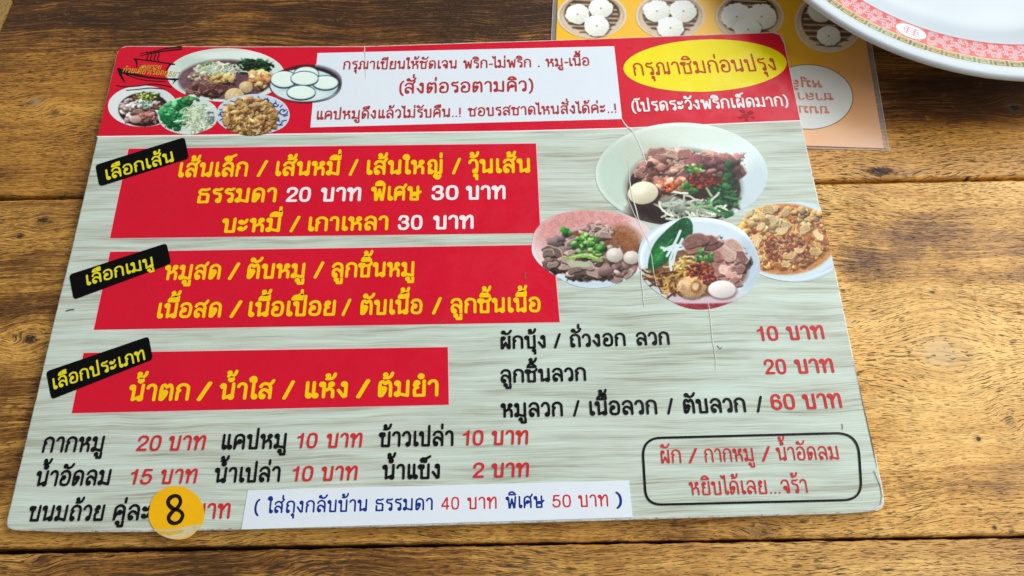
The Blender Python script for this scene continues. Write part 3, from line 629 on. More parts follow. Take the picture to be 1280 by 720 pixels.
# ------------------------------------------------------------------ printed food pictures
def vnoise(shape, cell, seed, rs=np.random.RandomState):
    r = rs(seed); h, w = shape; gy, gx = int(h / cell) + 3, int(w / cell) + 3; gg = r.rand(gy, gx)
    y = np.arange(h) / cell; x = np.arange(w) / cell; yi = y.astype(int); xi = x.astype(int); fy = (y - yi)[:, None]; fx = (x - xi)[None]
    fy = fy * fy * (3 - 2 * fy); fx = fx * fx * (3 - 2 * fx)
    a = gg[np.ix_(yi, xi)]; b_ = gg[np.ix_(yi, xi + 1)]; c = gg[np.ix_(yi + 1, xi)]; d = gg[np.ix_(yi + 1, xi + 1)]
    return (a * (1 - fx) + b_ * fx) * (1 - fy) + (c * (1 - fx) + d * fx) * fy
class Canvas:
    """paints a printed picture; coordinates u,v are zoomed photo units: px = ox + u/s"""
    def __init__(s, ox, oy, sc, u0, v0, u1, v1, bgc, seed=1, res=2.4):
        s.ox, s.oy, s.sc = ox, oy, sc; s.k = res / sc; s.u0, s.v0 = u0, v0
        s.w = int((u1 - u0) * s.k) + 2; s.h = int((v1 - v0) * s.k) + 2
        s.im = np.zeros((s.h, s.w, 3)) + np.array(bgc, float); s.r = np.random.RandomState(seed)
        s.U, s.V = np.meshgrid(u0 + np.arange(s.w) / s.k, v0 + np.arange(s.h) / s.k)
        s.nf = vnoise((s.h, s.w), 3, seed) - .5; s.nm = vnoise((s.h, s.w), 9, seed + 1) - .5
    def win(s, x0, y0, x1, y1):
        a = max(0, int((x0 - s.u0) * s.k) - 1); b_ = min(s.w, int((x1 - s.u0) * s.k) + 2); c = max(0, int((y0 - s.v0) * s.k) - 1); d = min(s.h, int((y1 - s.v0) * s.k) + 2)
        return None if a >= b_ or c >= d else (slice(c, d), slice(a, b_))
    def put(s, sl, m, col):
        m = np.clip(m, 0, 1)[..., None]; c = np.array(col, float)
        s.im[sl] = s.im[sl] * (1 - m) + c * m
    def ell(s, cx, cy, rx, ry, col, ang=0, soft=1.0, shade=0.0, rough=0.0, alpha=1.0):
        R_ = max(rx, ry) * 1.25 + soft; sl = s.win(cx - R_, cy - R_, cx + R_, cy + R_)
        if sl is None: return
        ca, sa = math.cos(ang), math.sin(ang); X = s.U[sl] - cx; Y = s.V[sl] - cy
        a = (X * ca + Y * sa) / rx; b_ = (-X * sa + Y * ca) / ry; r = np.hypot(a, b_)
        if rough: r = r + s.nm[sl] * rough + s.nf[sl] * rough * .7
        m = (1 - r) * min(rx, ry) * s.k / (soft * s.k + .6) + .5
        c = np.array(col, float)
        if shade:
            sh = 1 + shade * (-(X / rx) * .35 - (Y / ry) * .75); c = np.clip(c * sh[..., None], 0, 255)
        s.put(sl, np.clip(m, 0, 1) * alpha, c)
    def poly(s, pts, col, smooth=True, alpha=1.0, soft=0):
        if smooth: pts = catmull(pts, 6)
        P = np.array(pts, float); sl = s.win(P[:, 0].min(), P[:, 1].min(), P[:, 0].max(), P[:, 1].max())
        if sl is None: return
        X = s.U[sl]; Y = s.V[sl]; ins = np.zeros(X.shape, bool)
        for i in range(len(P)):
            (xa, ya), (xb, yb) = P[i - 1], P[i]
            if ya == yb: continue
            ins ^= ((ya > Y) != (yb > Y)) & (X < (xb - xa) * (Y - ya) / (yb - ya) + xa)
        s.put(sl, ins * alpha, col)
    def line(s, pts, w, col, alpha=1.0, smooth=True, taper=False):
        if smooth and len(pts) > 2: pts = catmull(pts, 5, False)
        P = np.array(pts, float); sl = s.win(P[:, 0].min() - w, P[:, 1].min() - w, P[:, 0].max() + w, P[:, 1].max() + w)
        if sl is None: return
        X = s.U[sl]; Y = s.V[sl]; D = np.full(X.shape, 1e9)
        for i in range(len(P) - 1):
            a, b_ = P[i], P[i + 1]; e = b_ - a; q = np.clip(((X - a[0]) * e[0] + (Y - a[1]) * e[1]) / (e @ e + 1e-9), 0, 1)
            D = np.minimum(D, np.hypot(X - a[0] - q * e[0], Y - a[1] - q * e[1]))
        s.put(sl, np.clip((w / 2 - D) * s.k + .5, 0, 1) * alpha, col)
    def rpt(s, reg):
        cx, cy, rx, ry = reg; a = s.r.rand() * 6.283; q = math.sqrt(s.r.rand()); return cx + rx * q * math.cos(a), cy + ry * q * math.sin(a)
    def chunks(s, reg, n, size, pal, asp=(.45, .9), shadow=(40, 22, 18), shade=.35, rough=.5, sh_a=.6, hl=.25):
        if n > 5: n = int(n * 2.1); size = (size[0] * .6, size[1] * .82); rough = rough * 1.15; hl = hl * .7
        for _ in range(n):
            x, y = s.rpt(reg); a = s.r.uniform(*size); b_ = a * s.r.uniform(*asp); t = s.r.uniform(-.9, .9)
            c = np.array(pal[s.r.randint(len(pal))], float) * s.r.uniform(.86, 1.12)
            s.ell(x + a * .12, y + b_ * .35, a * 1.08, b_ * 1.08, shadow, t, 2, alpha=sh_a, rough=rough)
            s.ell(x, y, a, b_, c, t, 1.0, shade, rough)
            if hl: s.ell(x - a * .2, y - b_ * .35, a * .45, b_ * .3, np.clip(c * 1.35 + 15, 0, 255), t, 2, alpha=hl, rough=rough)
    def slices(s, reg, n, size, pal, asp=(.3, .55), shadow=(50, 30, 26), fat=(226, 200, 186), ang=(-.8, .8)):
        for _ in range(n):
            x, y = s.rpt(reg); a = s.r.uniform(*size); b_ = a * s.r.uniform(*asp); t = s.r.uniform(*ang); bend = s.r.uniform(-.35, .35) * a
            c = np.array(pal[s.r.randint(len(pal))], float) * s.r.uniform(.88, 1.1); ct, st = math.cos(t), math.sin(t)
            f = lambda p, q: (x + p * ct - (q + bend * (1 - (p / a) ** 2)) * st, y + p * st + (q + bend * (1 - (p / a) ** 2)) * ct)
            j = lambda: s.r.uniform(.78, 1.15)
            P_ = [f(-a * j(), 0), f(-a * .6, -b_ * j()), f(0, -b_ * j()), f(a * .6, -b_ * j()), f(a * j(), 0), f(a * .55, b_ * j()), f(0, b_ * j()), f(-a * .6, b_ * j())]
            s.poly([(p[0] + 2, p[1] + 4) for p in P_], shadow, alpha=.65); s.poly(P_, c)
            s.line([P_[0], P_[1], P_[2], P_[3], P_[4]], max(2.2, b_ * .22), np.clip(c * 1.22 + 10, 0, 255) if s.r.rand() < .6 else fat, .75)
            for k in range(3):
                q = (k - 1) * b_ * .5 + s.r.uniform(-2, 2); s.line([f(-a * .7, q), f(0, q + s.r.uniform(-2, 2)), f(a * .7, q)], 2, c * .72, .5)
            s.line([P_[4], P_[5], P_[6], P_[7]], 2, c * .6, .6)
    def strands(s, reg, n, ln_, w, pal, curl=.6, alpha=1.0, dirs=None):
        for _ in range(n):
            x, y = s.rpt(reg); a = s.r.uniform(0, 3.14) if dirs is None else s.r.uniform(*dirs); l = s.r.uniform(*ln_); pts = []
            for k in range(5): pts.append((x, y)); x += math.cos(a) * l / 5; y += math.sin(a) * l / 5 * .75; a += s.r.uniform(-curl, curl)
            c = np.array(pal[s.r.randint(len(pal))], float) * s.r.uniform(.85, 1.12)
            s.line([(p[0] + 1.5, p[1] + 2) for p in pts], w, c * .5, .5); s.line(pts, w, np.clip(c, 0, 255), alpha)
    def grain(s, amt=10):
        hf = s.r.rand(s.h, s.w) - .5; hf = (hf + np.roll(hf, 1, 0) + np.roll(hf, 1, 1) + np.roll(hf, -1, 1)) / 2
        sat = (s.im.max(-1) - s.im.min(-1) + 60) / 255
        fd = np.clip((s.im.max(-1) - s.im.min(-1) - 22) / 40, 0, 1) + np.clip((150 - s.im.mean(-1)) / 50, 0, 1); fd = np.clip(fd, .08, 1)
        s.im += ((s.nf * amt * 1.3 + s.nm * amt * 1.3 + hf * amt * 5.5 * sat * (amt > 7)) * fd)[..., None]
        k = s.im.copy()
        for ax, sh in ((0, 1), (0, -1), (1, 1), (1, -1)): k += np.roll(s.im, sh, ax)
        s.im = k / 5; q_ = np.clip(s.im, 0, 255) / 255; l_ = q_.mean(-1, keepdims=True); s.im = 255 * np.clip(q_ ** 1.25 * (1 - l_) + q_ * 1.06 * l_, 0, 1)
        g_ = s.im.mean(-1, keepdims=True); s.im = g_ + (s.im - g_) * .98
    def picture(s, name, outline, lay, parent, n=150, gain=1.0, z=TOP, mat=None):
        """outline in u,v: star-shaped closed curve filled with a fine mesh that carries the print's colours"""
        O = np.array(outline, float); c = O.mean(0) if len(O) < 300 else O.mean(0)
        th = np.arctan2(O[:, 1] - c[1], O[:, 0] - c[0]); rr = np.hypot(O[:, 0] - c[0], O[:, 1] - c[1]); o_ = np.argsort(th); th = th[o_]; rr = rr[o_]
        th = np.r_[th[-1] - 2 * np.pi, th, th[0] + 2 * np.pi]; rr = np.r_[rr[-1], rr, rr[0]]
        gg = np.linspace(-1, 1, n + 1); A, B_ = np.meshgrid(gg, gg)
        r = np.maximum(np.abs(A), np.abs(B_)); q = np.hypot(A, B_) + 1e-12; ang = np.arctan2(B_, A)
        Rr = np.interp(ang, th, rr); U = c[0] + r * (A / q) * Rr; Vv = c[1] + r * (B_ / q) * Rr
        U = U.ravel(); Vv = Vv.ravel()
        P = at_np(np.stack([s.ox + U / s.sc, s.oy + Vv / s.sc], 1), z); P[:, 2] = z + lay * LAY
        fx = np.clip((U - s.u0) * s.k, 0, s.w - 1.001); fy = np.clip((Vv - s.v0) * s.k, 0, s.h - 1.001); xi = fx.astype(int); yi = fy.astype(int); fx = (fx - xi)[:, None]; fy = (fy - yi)[:, None]
        I = s.im; C = (I[yi, xi] * (1 - fx) + I[yi, xi + 1] * fx) * (1 - fy) + (I[yi + 1, xi] * (1 - fx) + I[yi + 1, xi + 1] * fx) * fy
        C = np.clip(C * gain, 0, 255) / 255; C = np.where(C <= .04045, C / 12.92, ((C + .055) / 1.055) ** 2.4)
        m1 = n + 1; idx = np.arange(m1 * m1).reshape(m1, m1)
        q4 = np.stack([idx[1:, :-1], idx[1:, 1:], idx[:-1, 1:], idx[:-1, :-1]], -1).reshape(-1, 4)
        return colmesh(name, P, q4, C, mat or PRINT, parent)
def colmesh(name, P, q4, C, mat, parent, smooth=False):
    me = bpy.data.meshes.new(name); nf = len(q4)
    me.vertices.add(len(P)); me.vertices.foreach_set('co', P.astype('f').ravel())
    me.loops.add(nf * 4); me.loops.foreach_set('vertex_index', q4.astype('i').ravel())
    me.polygons.add(nf); me.polygons.foreach_set('loop_start', (np.arange(nf) * 4).astype('i')); me.polygons.foreach_set('loop_total', np.full(nf, 4, 'i'))
    if smooth: me.polygons.foreach_set('use_smooth', np.ones(nf, bool))
    me.update(calc_edges=True)
    at_ = me.color_attributes.new('print', 'FLOAT_COLOR', 'POINT'); at_.data.foreach_set('color', np.c_[C, np.ones(len(C))].astype('f').ravel())
    return link(name, me, mat, parent)
def attrmat(name, rough, bump=.25, coat=0, bs=60):
    m, nt, b = newmat(name); n = N(nt); a = nt.nodes.new('ShaderNodeVertexColor'); a.layer_name = 'print'
    f = n.noise(n.obj(), 1500, 2); c = n.mix(1.0, a.outputs[0], n.ramp(f, [(.3, .94), (.7, 1.0)]), 'MULTIPLY')
    nt.links.new(c, b.inputs['Base Color']); b.inputs['Roughness'].default_value = rough
    nt.links.new(n.bump(n.noise(n.obj(), bs, 3, .5), bump, .0006), b.inputs['Normal']); b.inputs['Coat Weight'].default_value = coat
    return m
PRINT = attrmat('printed_photo', .36); PRINT.node_tree.nodes['Principled BSDF'].inputs['Specular IOR Level'].default_value = .24
Q = (660, 150, 2.88); T = (120, 40, 3.765)
def oc(cx, cy, rx, ry, k=160): return [(cx + rx * math.cos(t), cy + ry * math.sin(t)) for t in [i / k * 2 * math.pi for i in range(k)]]

# large bowl of boat noodles
c = Canvas(*Q, 230, 0, 880, 400, (186, 196, 184), 11)
c.ell(552, 192, 310, 182, (226, 234, 226)); c.ell(552, 196, 299, 172, (212, 221, 210), 0, 3); c.ell(720, 150, 200, 140, (222, 236, 234), 0, 80, alpha=.8); c.ell(430, 140, 150, 90, (190, 200, 184), .2, 60, alpha=.8)
c.ell(810, 260, 60, 120, (190, 205, 212), .3, 40, alpha=.8); c.ell(310, 210, 60, 120, (186, 206, 192), -.3, 40, alpha=.7); c.ell(620, 60, 200, 30, (216, 226, 214), 0, 25, alpha=.6)
c.ell(560, 245, 212, 143, (150, 152, 140), 0, 14); c.ell(562, 250, 202, 134, (66, 36, 32), 0, 5); c.ell(470, 330, 110, 50, (48, 22, 22), 0, 20, alpha=.8)
c.chunks((570, 170, 150, 52), 55, (26, 52), [(190, 146, 136), (166, 122, 114), (208, 166, 152), (138, 94, 88), (218, 182, 164)], asp=(.35, .7))
c.slices((560, 160, 150, 40), 34, (22, 46), [(186, 142, 130), (160, 116, 106), (204, 164, 148), (136, 94, 86)])
c.slices((440, 190, 44, 30), 10, (16, 28), [(186, 142, 130), (160, 116, 106), (204, 164, 148), (136, 94, 86)])
c.slices((680, 165, 80, 22), 9, (30, 56), [(126, 84, 84), (170, 126, 118)], ang=(.2, .6))
c.chunks((470, 185, 60, 40), 6, (16, 34), [(168, 120, 110), (196, 160, 140), (110, 70, 62)])
c.chunks((660, 160, 90, 30), 12, (30, 58), [(120, 76, 80), (170, 120, 116), (146, 96, 96)], asp=(.3, .5))
c.chunks((520, 235, 60, 28), 12, (14, 30), [(205, 150, 140), (220, 170, 150), (190, 120, 90)])
c.strands((560, 310, 95, 42), 60, (60, 130), 7, [(190, 196, 178), (160, 168, 150), (210, 214, 196), (130, 136, 118)], curl=.5)
c.ell(520, 300, 52, 26, (176, 186, 170), .2, 8, .3, alpha=.6)
c.chunks((705, 270, 52, 75), 26, (14, 30), [(26, 84, 44), (40, 112, 56), (18, 60, 36), (70, 130, 70)], shadow=(10, 26, 16), asp=(.3, .7))
c.strands((650, 290, 70, 50), 14, (50, 110), 8, [(120, 170, 110), (170, 200, 150), (60, 130, 70), (200, 214, 190)], curl=.4)
c.chunks((590, 245, 36, 18), 10, (9, 16), [(110, 170, 70), (60, 140, 60)], shadow=(30, 50, 20)); c.chunks((600, 175, 34, 16), 12, (7, 14), [(120, 170, 80), (190, 200, 140), (60, 140, 60)], shadow=(60, 60, 30))
c.chunks((720, 168, 12, 18), 4, (9, 14), [(26, 100, 44)])
c.chunks((640, 222, 62, 26), 70, (4, 9), [(150, 34, 22), (110, 24, 20), (190, 70, 40), (90, 40, 24)], rough=.3)
c.chunks((510, 243, 26, 12), 8, (6, 13), [(226, 120, 60), (214, 90, 50)])
c.ell(416, 272, 60, 44, (70, 40, 34), -.12, 8, alpha=.7); c.ell(414, 263, 55, 41, (222, 214, 186), -.12, 2, .18); c.ell(402, 250, 26, 16, (244, 240, 222), -.2, 14, alpha=.7)
c.grain(12)
c.picture('noodle_bowl_picture', oc(552, 196, 310, 186), 4.2, board, 230)
# pale pink bowl
c = Canvas(*Q, 0, 310, 480, 620, (214, 222, 230), 12)
c.ell(235, 450, 228, 132, (238, 226, 226)); c.ell(235, 454, 216, 124, (232, 204, 202), 0, 3); c.ell(215, 400, 200, 90, (214, 150, 146), 0, 40, alpha=.9); c.ell(400, 430, 60, 80, (226, 206, 206), 0, 25, alpha=.8)
c.ell(235, 590, 200, 40, (206, 220, 230), 0, 20)
c.ell(246, 480, 176, 100, (196, 180, 172), 0, 8); c.ell(246, 484, 168, 94, (138, 88, 62), 0, 6); c.ell(350, 420, 60, 40, (160, 104, 66), .4, 20, alpha=.8)
c.chunks((200, 500, 130, 66), 60, (16, 36), [(156, 134, 126), (182, 158, 148), (118, 94, 88), (200, 178, 166), (140, 118, 110)])
c.chunks((240, 400, 60, 22), 14, (14, 26), [(176, 150, 142), (140, 110, 104)]); c.chunks((140, 450, 50, 30), 10, (24, 42), [(130, 112, 112), (150, 130, 126)], asp=(.4, .6))
c.slices((180, 495, 110, 60), 30, (20, 42), [(150, 128, 120), (174, 150, 140), (120, 98, 92), (192, 170, 158)])
c.slices((250, 405, 56, 20), 10, (18, 34), [(176, 150, 142), (150, 122, 114)])
c.slices((320, 540, 60, 24), 9, (20, 36), [(176, 150, 142), (156, 126, 118)])
c.chunks((320, 540, 60, 24), 6, (16, 32), [(176, 150, 146), (150, 120, 116)])
c.chunks((220, 455, 62, 42), 46, (6, 15), [(60, 140, 60), (110, 180, 80), (40, 104, 50), (150, 196, 110)], shadow=(30, 50, 26), rough=.6)
c.line([(140, 500), (200, 488), (262, 505)], 14, (140, 180, 90)); c.line([(150, 496), (205, 484), (250, 498)], 5, (190, 216, 140)); c.ell(190, 520, 40, 10, (180, 190, 160), .1, 4)
c.chunks((137, 402, 12, 16), 4, (9, 15), [(36, 110, 50), (60, 140, 60)])
for (x, y, r) in ((312, 487, 31), (372, 496, 29)):
    c.ell(x + 2, y + 5, r + 3, r - 2, (90, 66, 56), 0, 5, alpha=.7); c.ell(x, y, r, r - 5, (206, 196, 184), 0, 2, .2); c.ell(x - 8, y - 8, r * .4, r * .3, (236, 230, 222), 0, 8, alpha=.7)
c.ell(260, 592, 190, 8, (190, 204, 218), 0, 6, alpha=.5); c.grain(12)
c.picture('pink_bowl_picture', catmull([(14, 452), (26, 400), (70, 356), (140, 332), (235, 325), (330, 337), (410, 368), (452, 420), (456, 470), (430, 520), (370, 566), (300, 597), (225, 605), (150, 590), (60, 535), (20, 490)], 8), 5.0, board, 170)
# bowl on a banana leaf with pork slices
c = Canvas(*Q, 385, 340, 850, 690, (200, 214, 224), 13)
c.ell(617, 500, 214, 150, (230, 238, 242), 0, 4); c.ell(617, 506, 204, 140, (206, 218, 226), 0, 8); c.ell(790, 520, 60, 90, (176, 192, 204), 0, 30, alpha=.8); c.ell(430, 590, 60, 60, (190, 200, 200), 0, 20, alpha=.8)
c.ell(620, 655, 150, 34, (178, 58, 70), 0, 5); c.ell(620, 636, 185, 26, (206, 202, 212), 0, 6, alpha=.9); c.ell(660, 672, 80, 10, (146, 40, 52), 0, 6, alpha=.7)
c.ell(615, 545, 175, 92, (120, 84, 62), 0, 10, alpha=.9)
c.poly([(440, 545), (432, 515), (452, 450), (500, 395), (560, 352), (590, 370), (588, 420), (545, 470), (490, 520)], (18, 104, 56))
c.line([(450, 520), (510, 440), (575, 368)], 5, (70, 150, 90)); c.ell(470, 480, 20, 40, (60, 150, 70), .5, 12, alpha=.7); c.ell(545, 400, 20, 36, (12, 84, 48), .7, 10, alpha=.8)
c.strands((500, 565, 50, 45), 50, (50, 110), 6, [(196, 150, 80), (150, 100, 50), (110, 64, 40), (214, 176, 110)], curl=.9); c.strands((555, 520, 34, 34), 26, (40, 80), 6, [(220, 186, 90), (190, 150, 60), (226, 200, 130)], curl=.9)
for p in ([(490, 470), (520, 455), (575, 452)], [(500, 490), (530, 440), (548, 400)], [(515, 540), (512, 500), (535, 450)], [(480, 460), (520, 470), (560, 462)], [(520, 520), (530, 480), (556, 430)]): c.line(p, 9, (222, 232, 236)); c.line(p, 3, (180, 200, 206), .6)
c.chunks((630, 450, 58, 20), 10, (30, 52), [(160, 112, 104), (126, 80, 76), (186, 140, 130)], asp=(.25, .4))
c.chunks((700, 515, 70, 55), 26, (24, 46), [(196, 146, 134), (176, 122, 112), (212, 170, 158), (150, 100, 96)], asp=(.4, .7)); c.slices((705, 505, 66, 50), 24, (26, 50), [(206, 160, 146), (184, 134, 122), (220, 180, 166), (164, 114, 106)], ang=(-.2, 1.1)); c.slices((745, 560, 34, 26), 7, (22, 38), [(206, 160, 148), (180, 132, 122)]); c.slices((630, 448, 54, 14), 6, (34, 54), [(160, 114, 104), (130, 86, 80)], ang=(-.3, .1))
c.chunks((635, 500, 34, 30), 22, (6, 14), [(50, 120, 56), (30, 90, 44), (100, 160, 80)], shadow=(20, 36, 20)); c.chunks((620, 545, 48, 32), 80, (4, 9), [(150, 44, 26), (190, 90, 50), (110, 34, 26), (200, 120, 70)], rough=.3)
c.chunks((660, 575, 30, 22), 26, (4, 9), [(140, 40, 40), (100, 30, 30), (170, 80, 60)])
c.ell(590, 610, 56, 40, (110, 66, 40), 0, 5, alpha=.6); c.ell(588, 604, 52, 38, (206, 168, 120), .1, 2, .25, .3); c.ell(606, 602, 20, 24, (150, 90, 46), .2, 6, alpha=.8); c.ell(602, 600, 12, 14, (220, 190, 150), .2, 4); c.ell(560, 590, 20, 14, (232, 206, 166), 0, 7, alpha=.7)
c.ell(700, 616, 54, 34, (120, 84, 76), 0, 5, alpha=.6); c.ell(698, 610, 50, 32, (226, 216, 212), 0, 2, .16); c.ell(560, 612, 12, 20, (180, 130, 90), 0, 4, alpha=.5)
c.grain(12)
c.picture('pork_bowl_picture', catmull([(398, 520), (404, 450), (440, 400), (500, 370), (570, 352), (680, 358), (770, 396), (822, 470), (834, 545), (800, 612), (735, 655), (650, 681), (570, 676), (490, 638), (425, 585)], 8), 5.6, board, 180)
# bowl of crispy pork rinds, cut by the edge of the board
c = Canvas(*Q, 730, 285, 1120, 600, (196, 210, 220), 14)
c.ell(925, 435, 195, 150, (200, 216, 224)); c.ell(925, 430, 184, 128, (196, 132, 70), 0, 8)
c.chunks((915, 425, 165, 112), 420, (9, 20), [(214, 150, 84), (196, 122, 56), (230, 176, 110), (170, 96, 46), (222, 160, 70)], shadow=(110, 60, 30), sh_a=.5)
c.chunks((930, 450, 90, 60), 160, (6, 13), [(184, 112, 62), (160, 84, 48), (204, 136, 84), (220, 164, 104)], shadow=(90, 40, 24))
c.slices((915, 420, 160, 105), 150, (8, 17), [(214, 158, 92), (200, 134, 70), (228, 184, 120), (182, 112, 58)], asp=(.45, .8), shadow=(120, 70, 34), ang=(-1.5, 1.5))
c.slices((940, 460, 90, 52), 120, (5, 11), [(170, 92, 54), (150, 76, 46), (196, 124, 78), (216, 160, 104)], asp=(.4, .8), shadow=(96, 46, 26), ang=(-1.5, 1.5))
c.slices((870, 350, 90, 34), 16, (16, 28), [(206, 178, 126), (190, 156, 104), (220, 192, 140)], asp=(.5, .8), shadow=(110, 70, 36))
c.chunks((860, 370, 90, 40), 6, (12, 22), [(206, 176, 120), (186, 150, 96), (220, 190, 130)], shadow=(100, 60, 30)); c.chunks((770, 430, 24, 40), 8, (12, 20), [(214, 186, 130), (190, 160, 104)]); c.chunks((1000, 350, 60, 30), 14, (12, 20), [(214, 180, 120), (196, 150, 90)])
c.slices((915, 440, 140, 90), 12, (16, 26), [(222, 190, 136), (210, 170, 112)], asp=(.4, .6), shadow=(110, 66, 36), ang=(-1.4, 1.4))
c.poly([(738, 448), (770, 505), (830, 548), (920, 572), (1010, 570), (1110, 520), (1120, 600), (740, 600)], (184, 198, 208), False); c.line([(742, 462), (775, 512), (835, 552), (920, 574), (1010, 570), (1100, 535)], 9, (208, 220, 226))
c.grain(12)
c.picture('pork_rind_picture', catmull([(744, 400), (790, 335), (870, 303), (960, 295), (1020, 300), (1052, 312)], 8, False) + dens([(1056, 330), (1100, 520)], 12)[:12] + catmull([(1101, 530), (1080, 556), (1010, 580), (920, 580), (830, 553), (768, 505), (741, 450), (744, 400)], 8, False), 4.8, board, 190)

# five pictures in the header
c = Canvas(*T, 330, 65, 900, 340, (206, 216, 208), 21)
c.ell(612, 203, 277, 126, (212, 224, 214)); c.ell(520, 130, 160, 50, (190, 206, 192), -.1, 30, alpha=.7); c.ell(640, 110, 180, 20, (226, 234, 228), 0, 14, alpha=.8); c.ell(400, 250, 60, 60, (200, 216, 214), 0, 20, alpha=.7)
c.ell(612, 222, 222, 94, (150, 140, 140), 0, 8); c.ell(612, 226, 216, 90, (116, 84, 92), 0, 5); c.ell(440, 230, 50, 50, (126, 96, 106), .3, 20)
c.chunks((745, 160, 78, 30), 46, (14, 34), [(30, 62, 40), (20, 44, 30), (44, 84, 50), (60, 96, 66)], shadow=(8, 18, 12), asp=(.2, .5), rough=.7)
c.chunks((560, 180, 90, 34), 80, (8, 18), [(186, 206, 160), (206, 214, 186), (130, 176, 110), (90, 140, 70), (170, 140, 120)], shadow=(80, 90, 60), sh_a=.4)
c.strands((590, 170, 110, 30), 90, (26, 54), 4, [(222, 228, 206), (200, 216, 180), (236, 238, 226)], curl=.5)
c.chunks((480, 215, 46, 26), 22, (8, 20), [(196, 186, 160), (150, 120, 110), (170, 160, 130)]); c.chunks((540, 262, 80, 34), 44, (12, 28), [(120, 76, 74), (146, 100, 92), (90, 54, 54), (170, 124, 110)])
c.chunks((590, 225, 50, 20), 14, (14, 28), [(214, 170, 100), (226, 190, 124)]); c.chunks((470, 282, 40, 16), 14, (10, 20), [(150, 96, 90), (110, 66, 64)])
c.slices((520, 268, 90, 26), 22, (16, 34), [(130, 88, 82), (150, 108, 98), (104, 66, 62)])
c.chunks((772, 222, 52, 38), 26, (16, 32), [(220, 180, 120), (196, 140, 90), (232, 204, 156), (180, 110, 80)])
for (x, y, r) in ((706, 260, 33), (652, 302, 46)): c.ell(x + 4, y + 4, r + 3, r * .86, (100, 66, 46), 0, 5, alpha=.7); c.ell(x, y, r, r * .82, (204, 178, 134), 0, 2, .2); c.ell(x - 8, y - 8, r * .5, r * .35, (224, 204, 164), 0, 10, alpha=.6)
c.grain(12)
c.picture('header_bowl_picture', oc(612, 203, 277, 126), 3.4, board, 170)
c = Canvas(*T, 50, 240, 420, 460, (214, 220, 220), 22)
c.ell(220, 350, 165, 99, (222, 226, 226)); c.ell(300, 300, 90, 40, (206, 214, 214), .3, 24, alpha=.8); c.ell(226, 366, 120, 80, (60, 42, 38), 0, 4)
c.chunks((226, 366, 104, 66), 60, (10, 24), [(200, 170, 160), (150, 110, 104), (120, 84, 80), (216, 196, 186), (90, 60, 56)], shadow=(30, 16, 14))
c.chunks((160, 366, 40, 50), 14, (12, 24), [(216, 200, 194), (226, 214, 208), (196, 170, 164)], shadow=(40, 20, 20)); c.slices((240, 380, 80, 40), 16, (14, 28), [(160, 122, 114), (130, 92, 86)]); c.chunks((240, 305, 60, 18), 24, (7, 15), [(190, 200, 90), (110, 150, 60), (60, 90, 50), (210, 206, 130)], shadow=(30, 40, 20))
c.chunks((230, 340, 40, 18), 30, (5, 12), [(216, 230, 216), (180, 206, 190), (150, 190, 150)]); c.chunks((240, 400, 40, 20), 12, (12, 22), [(196, 140, 130), (170, 110, 104)]); c.ell(186, 412, 28, 18, (196, 160, 150), 0, 2, .3)
c.grain(12); c.picture('meatball_bowl_picture', oc(220, 350, 163, 97), 3.0, board, 130)
c = Canvas(*T, 280, 295, 585, 490, (210, 224, 214), 23)
c.ell(434, 395, 145, 88, (206, 218, 210)); c.chunks((370, 380, 66, 64), 70, (12, 30), [(60, 160, 96), (96, 190, 120), (30, 120, 70), (130, 206, 150), (46, 140, 84)], shadow=(16, 70, 44))
c.chunks((440, 318, 34, 12), 14, (10, 20), [(60, 140, 80), (96, 170, 100)], shadow=(20, 60, 40)); c.strands((475, 400, 66, 62), 170, (26, 64), 4.5, [(216, 228, 196), (190, 210, 170), (230, 238, 214), (160, 186, 140)], curl=.7)
c.chunks((535, 400, 18, 30), 16, (6, 11), [(130, 150, 150), (176, 190, 190)]); c.ell(330, 410, 22, 20, (26, 120, 66), 0, 6); c.grain(12)
c.picture('vegetable_picture', catmull([(292, 398), (300, 360), (340, 330), (400, 308), (450, 304), (520, 322), (562, 352), (574, 392), (556, 440), (500, 470), (435, 483), (360, 470), (310, 440)], 8), 3.8, board, 120)
c = Canvas(*T, 555, 285, 925, 500, (206, 216, 226), 24)
c.ell(740, 392, 175, 97, (196, 208, 224)); NV = (24, 44, 100)
for (x, y, w_) in ((880, 375, 22), (858, 425, 18), (596, 385, 18), (612, 425, 14), (800, 322, 14), (845, 342, 14)):
    c.line([(x + w_ * math.cos(t) * (1 - t / 9), y + w_ * .9 * math.sin(t) * (1 - t / 9)) for t in [i * .5 for i in range(13)]], 5, NV)
for i in range(22):
    t = i / 22 * 6.28; c.line([(740 + 163 * math.cos(t), 392 + 88 * math.sin(t)), (740 + 145 * math.cos(t + .08), 392 + 78 * math.sin(t + .08))], 5, NV, .8)
c.chunks((725, 400, 128, 84), 150, (12, 28), [(206, 162, 96), (180, 130, 70), (224, 186, 124), (150, 100, 56), (196, 150, 110)], shadow=(70, 40, 20), asp=(.3, .7)); c.slices((725, 398, 118, 74), 90, (12, 26), [(206, 168, 106), (186, 142, 84), (222, 190, 134), (160, 112, 66)], asp=(.25, .5), shadow=(76, 46, 24), ang=(-1.5, 1.5))
c.chunks((725, 395, 100, 60), 6, (14, 28), [(220, 180, 116), (190, 140, 80)], shadow=(80, 46, 24), asp=(.3, .6))
c.grain(12); c.picture('fried_noodle_picture', catmull([(568, 400), (580, 350), (630, 316), (690, 300), (750, 293), (830, 305), (890, 340), (912, 392), (890, 442), (830, 472), (760, 488), (690, 486), (620, 460), (580, 430)], 8), 4.0, board, 140)
c = Canvas(*T, 800, 145, 1180, 350, (208, 226, 228), 25)
NVY = (58, 78, 82)
c.im[:] = np.where((c.U > 1036 + (c.V - 100) * -.08)[..., None], np.array((214, 222, 232.)), np.array((205, 22, 44.)))
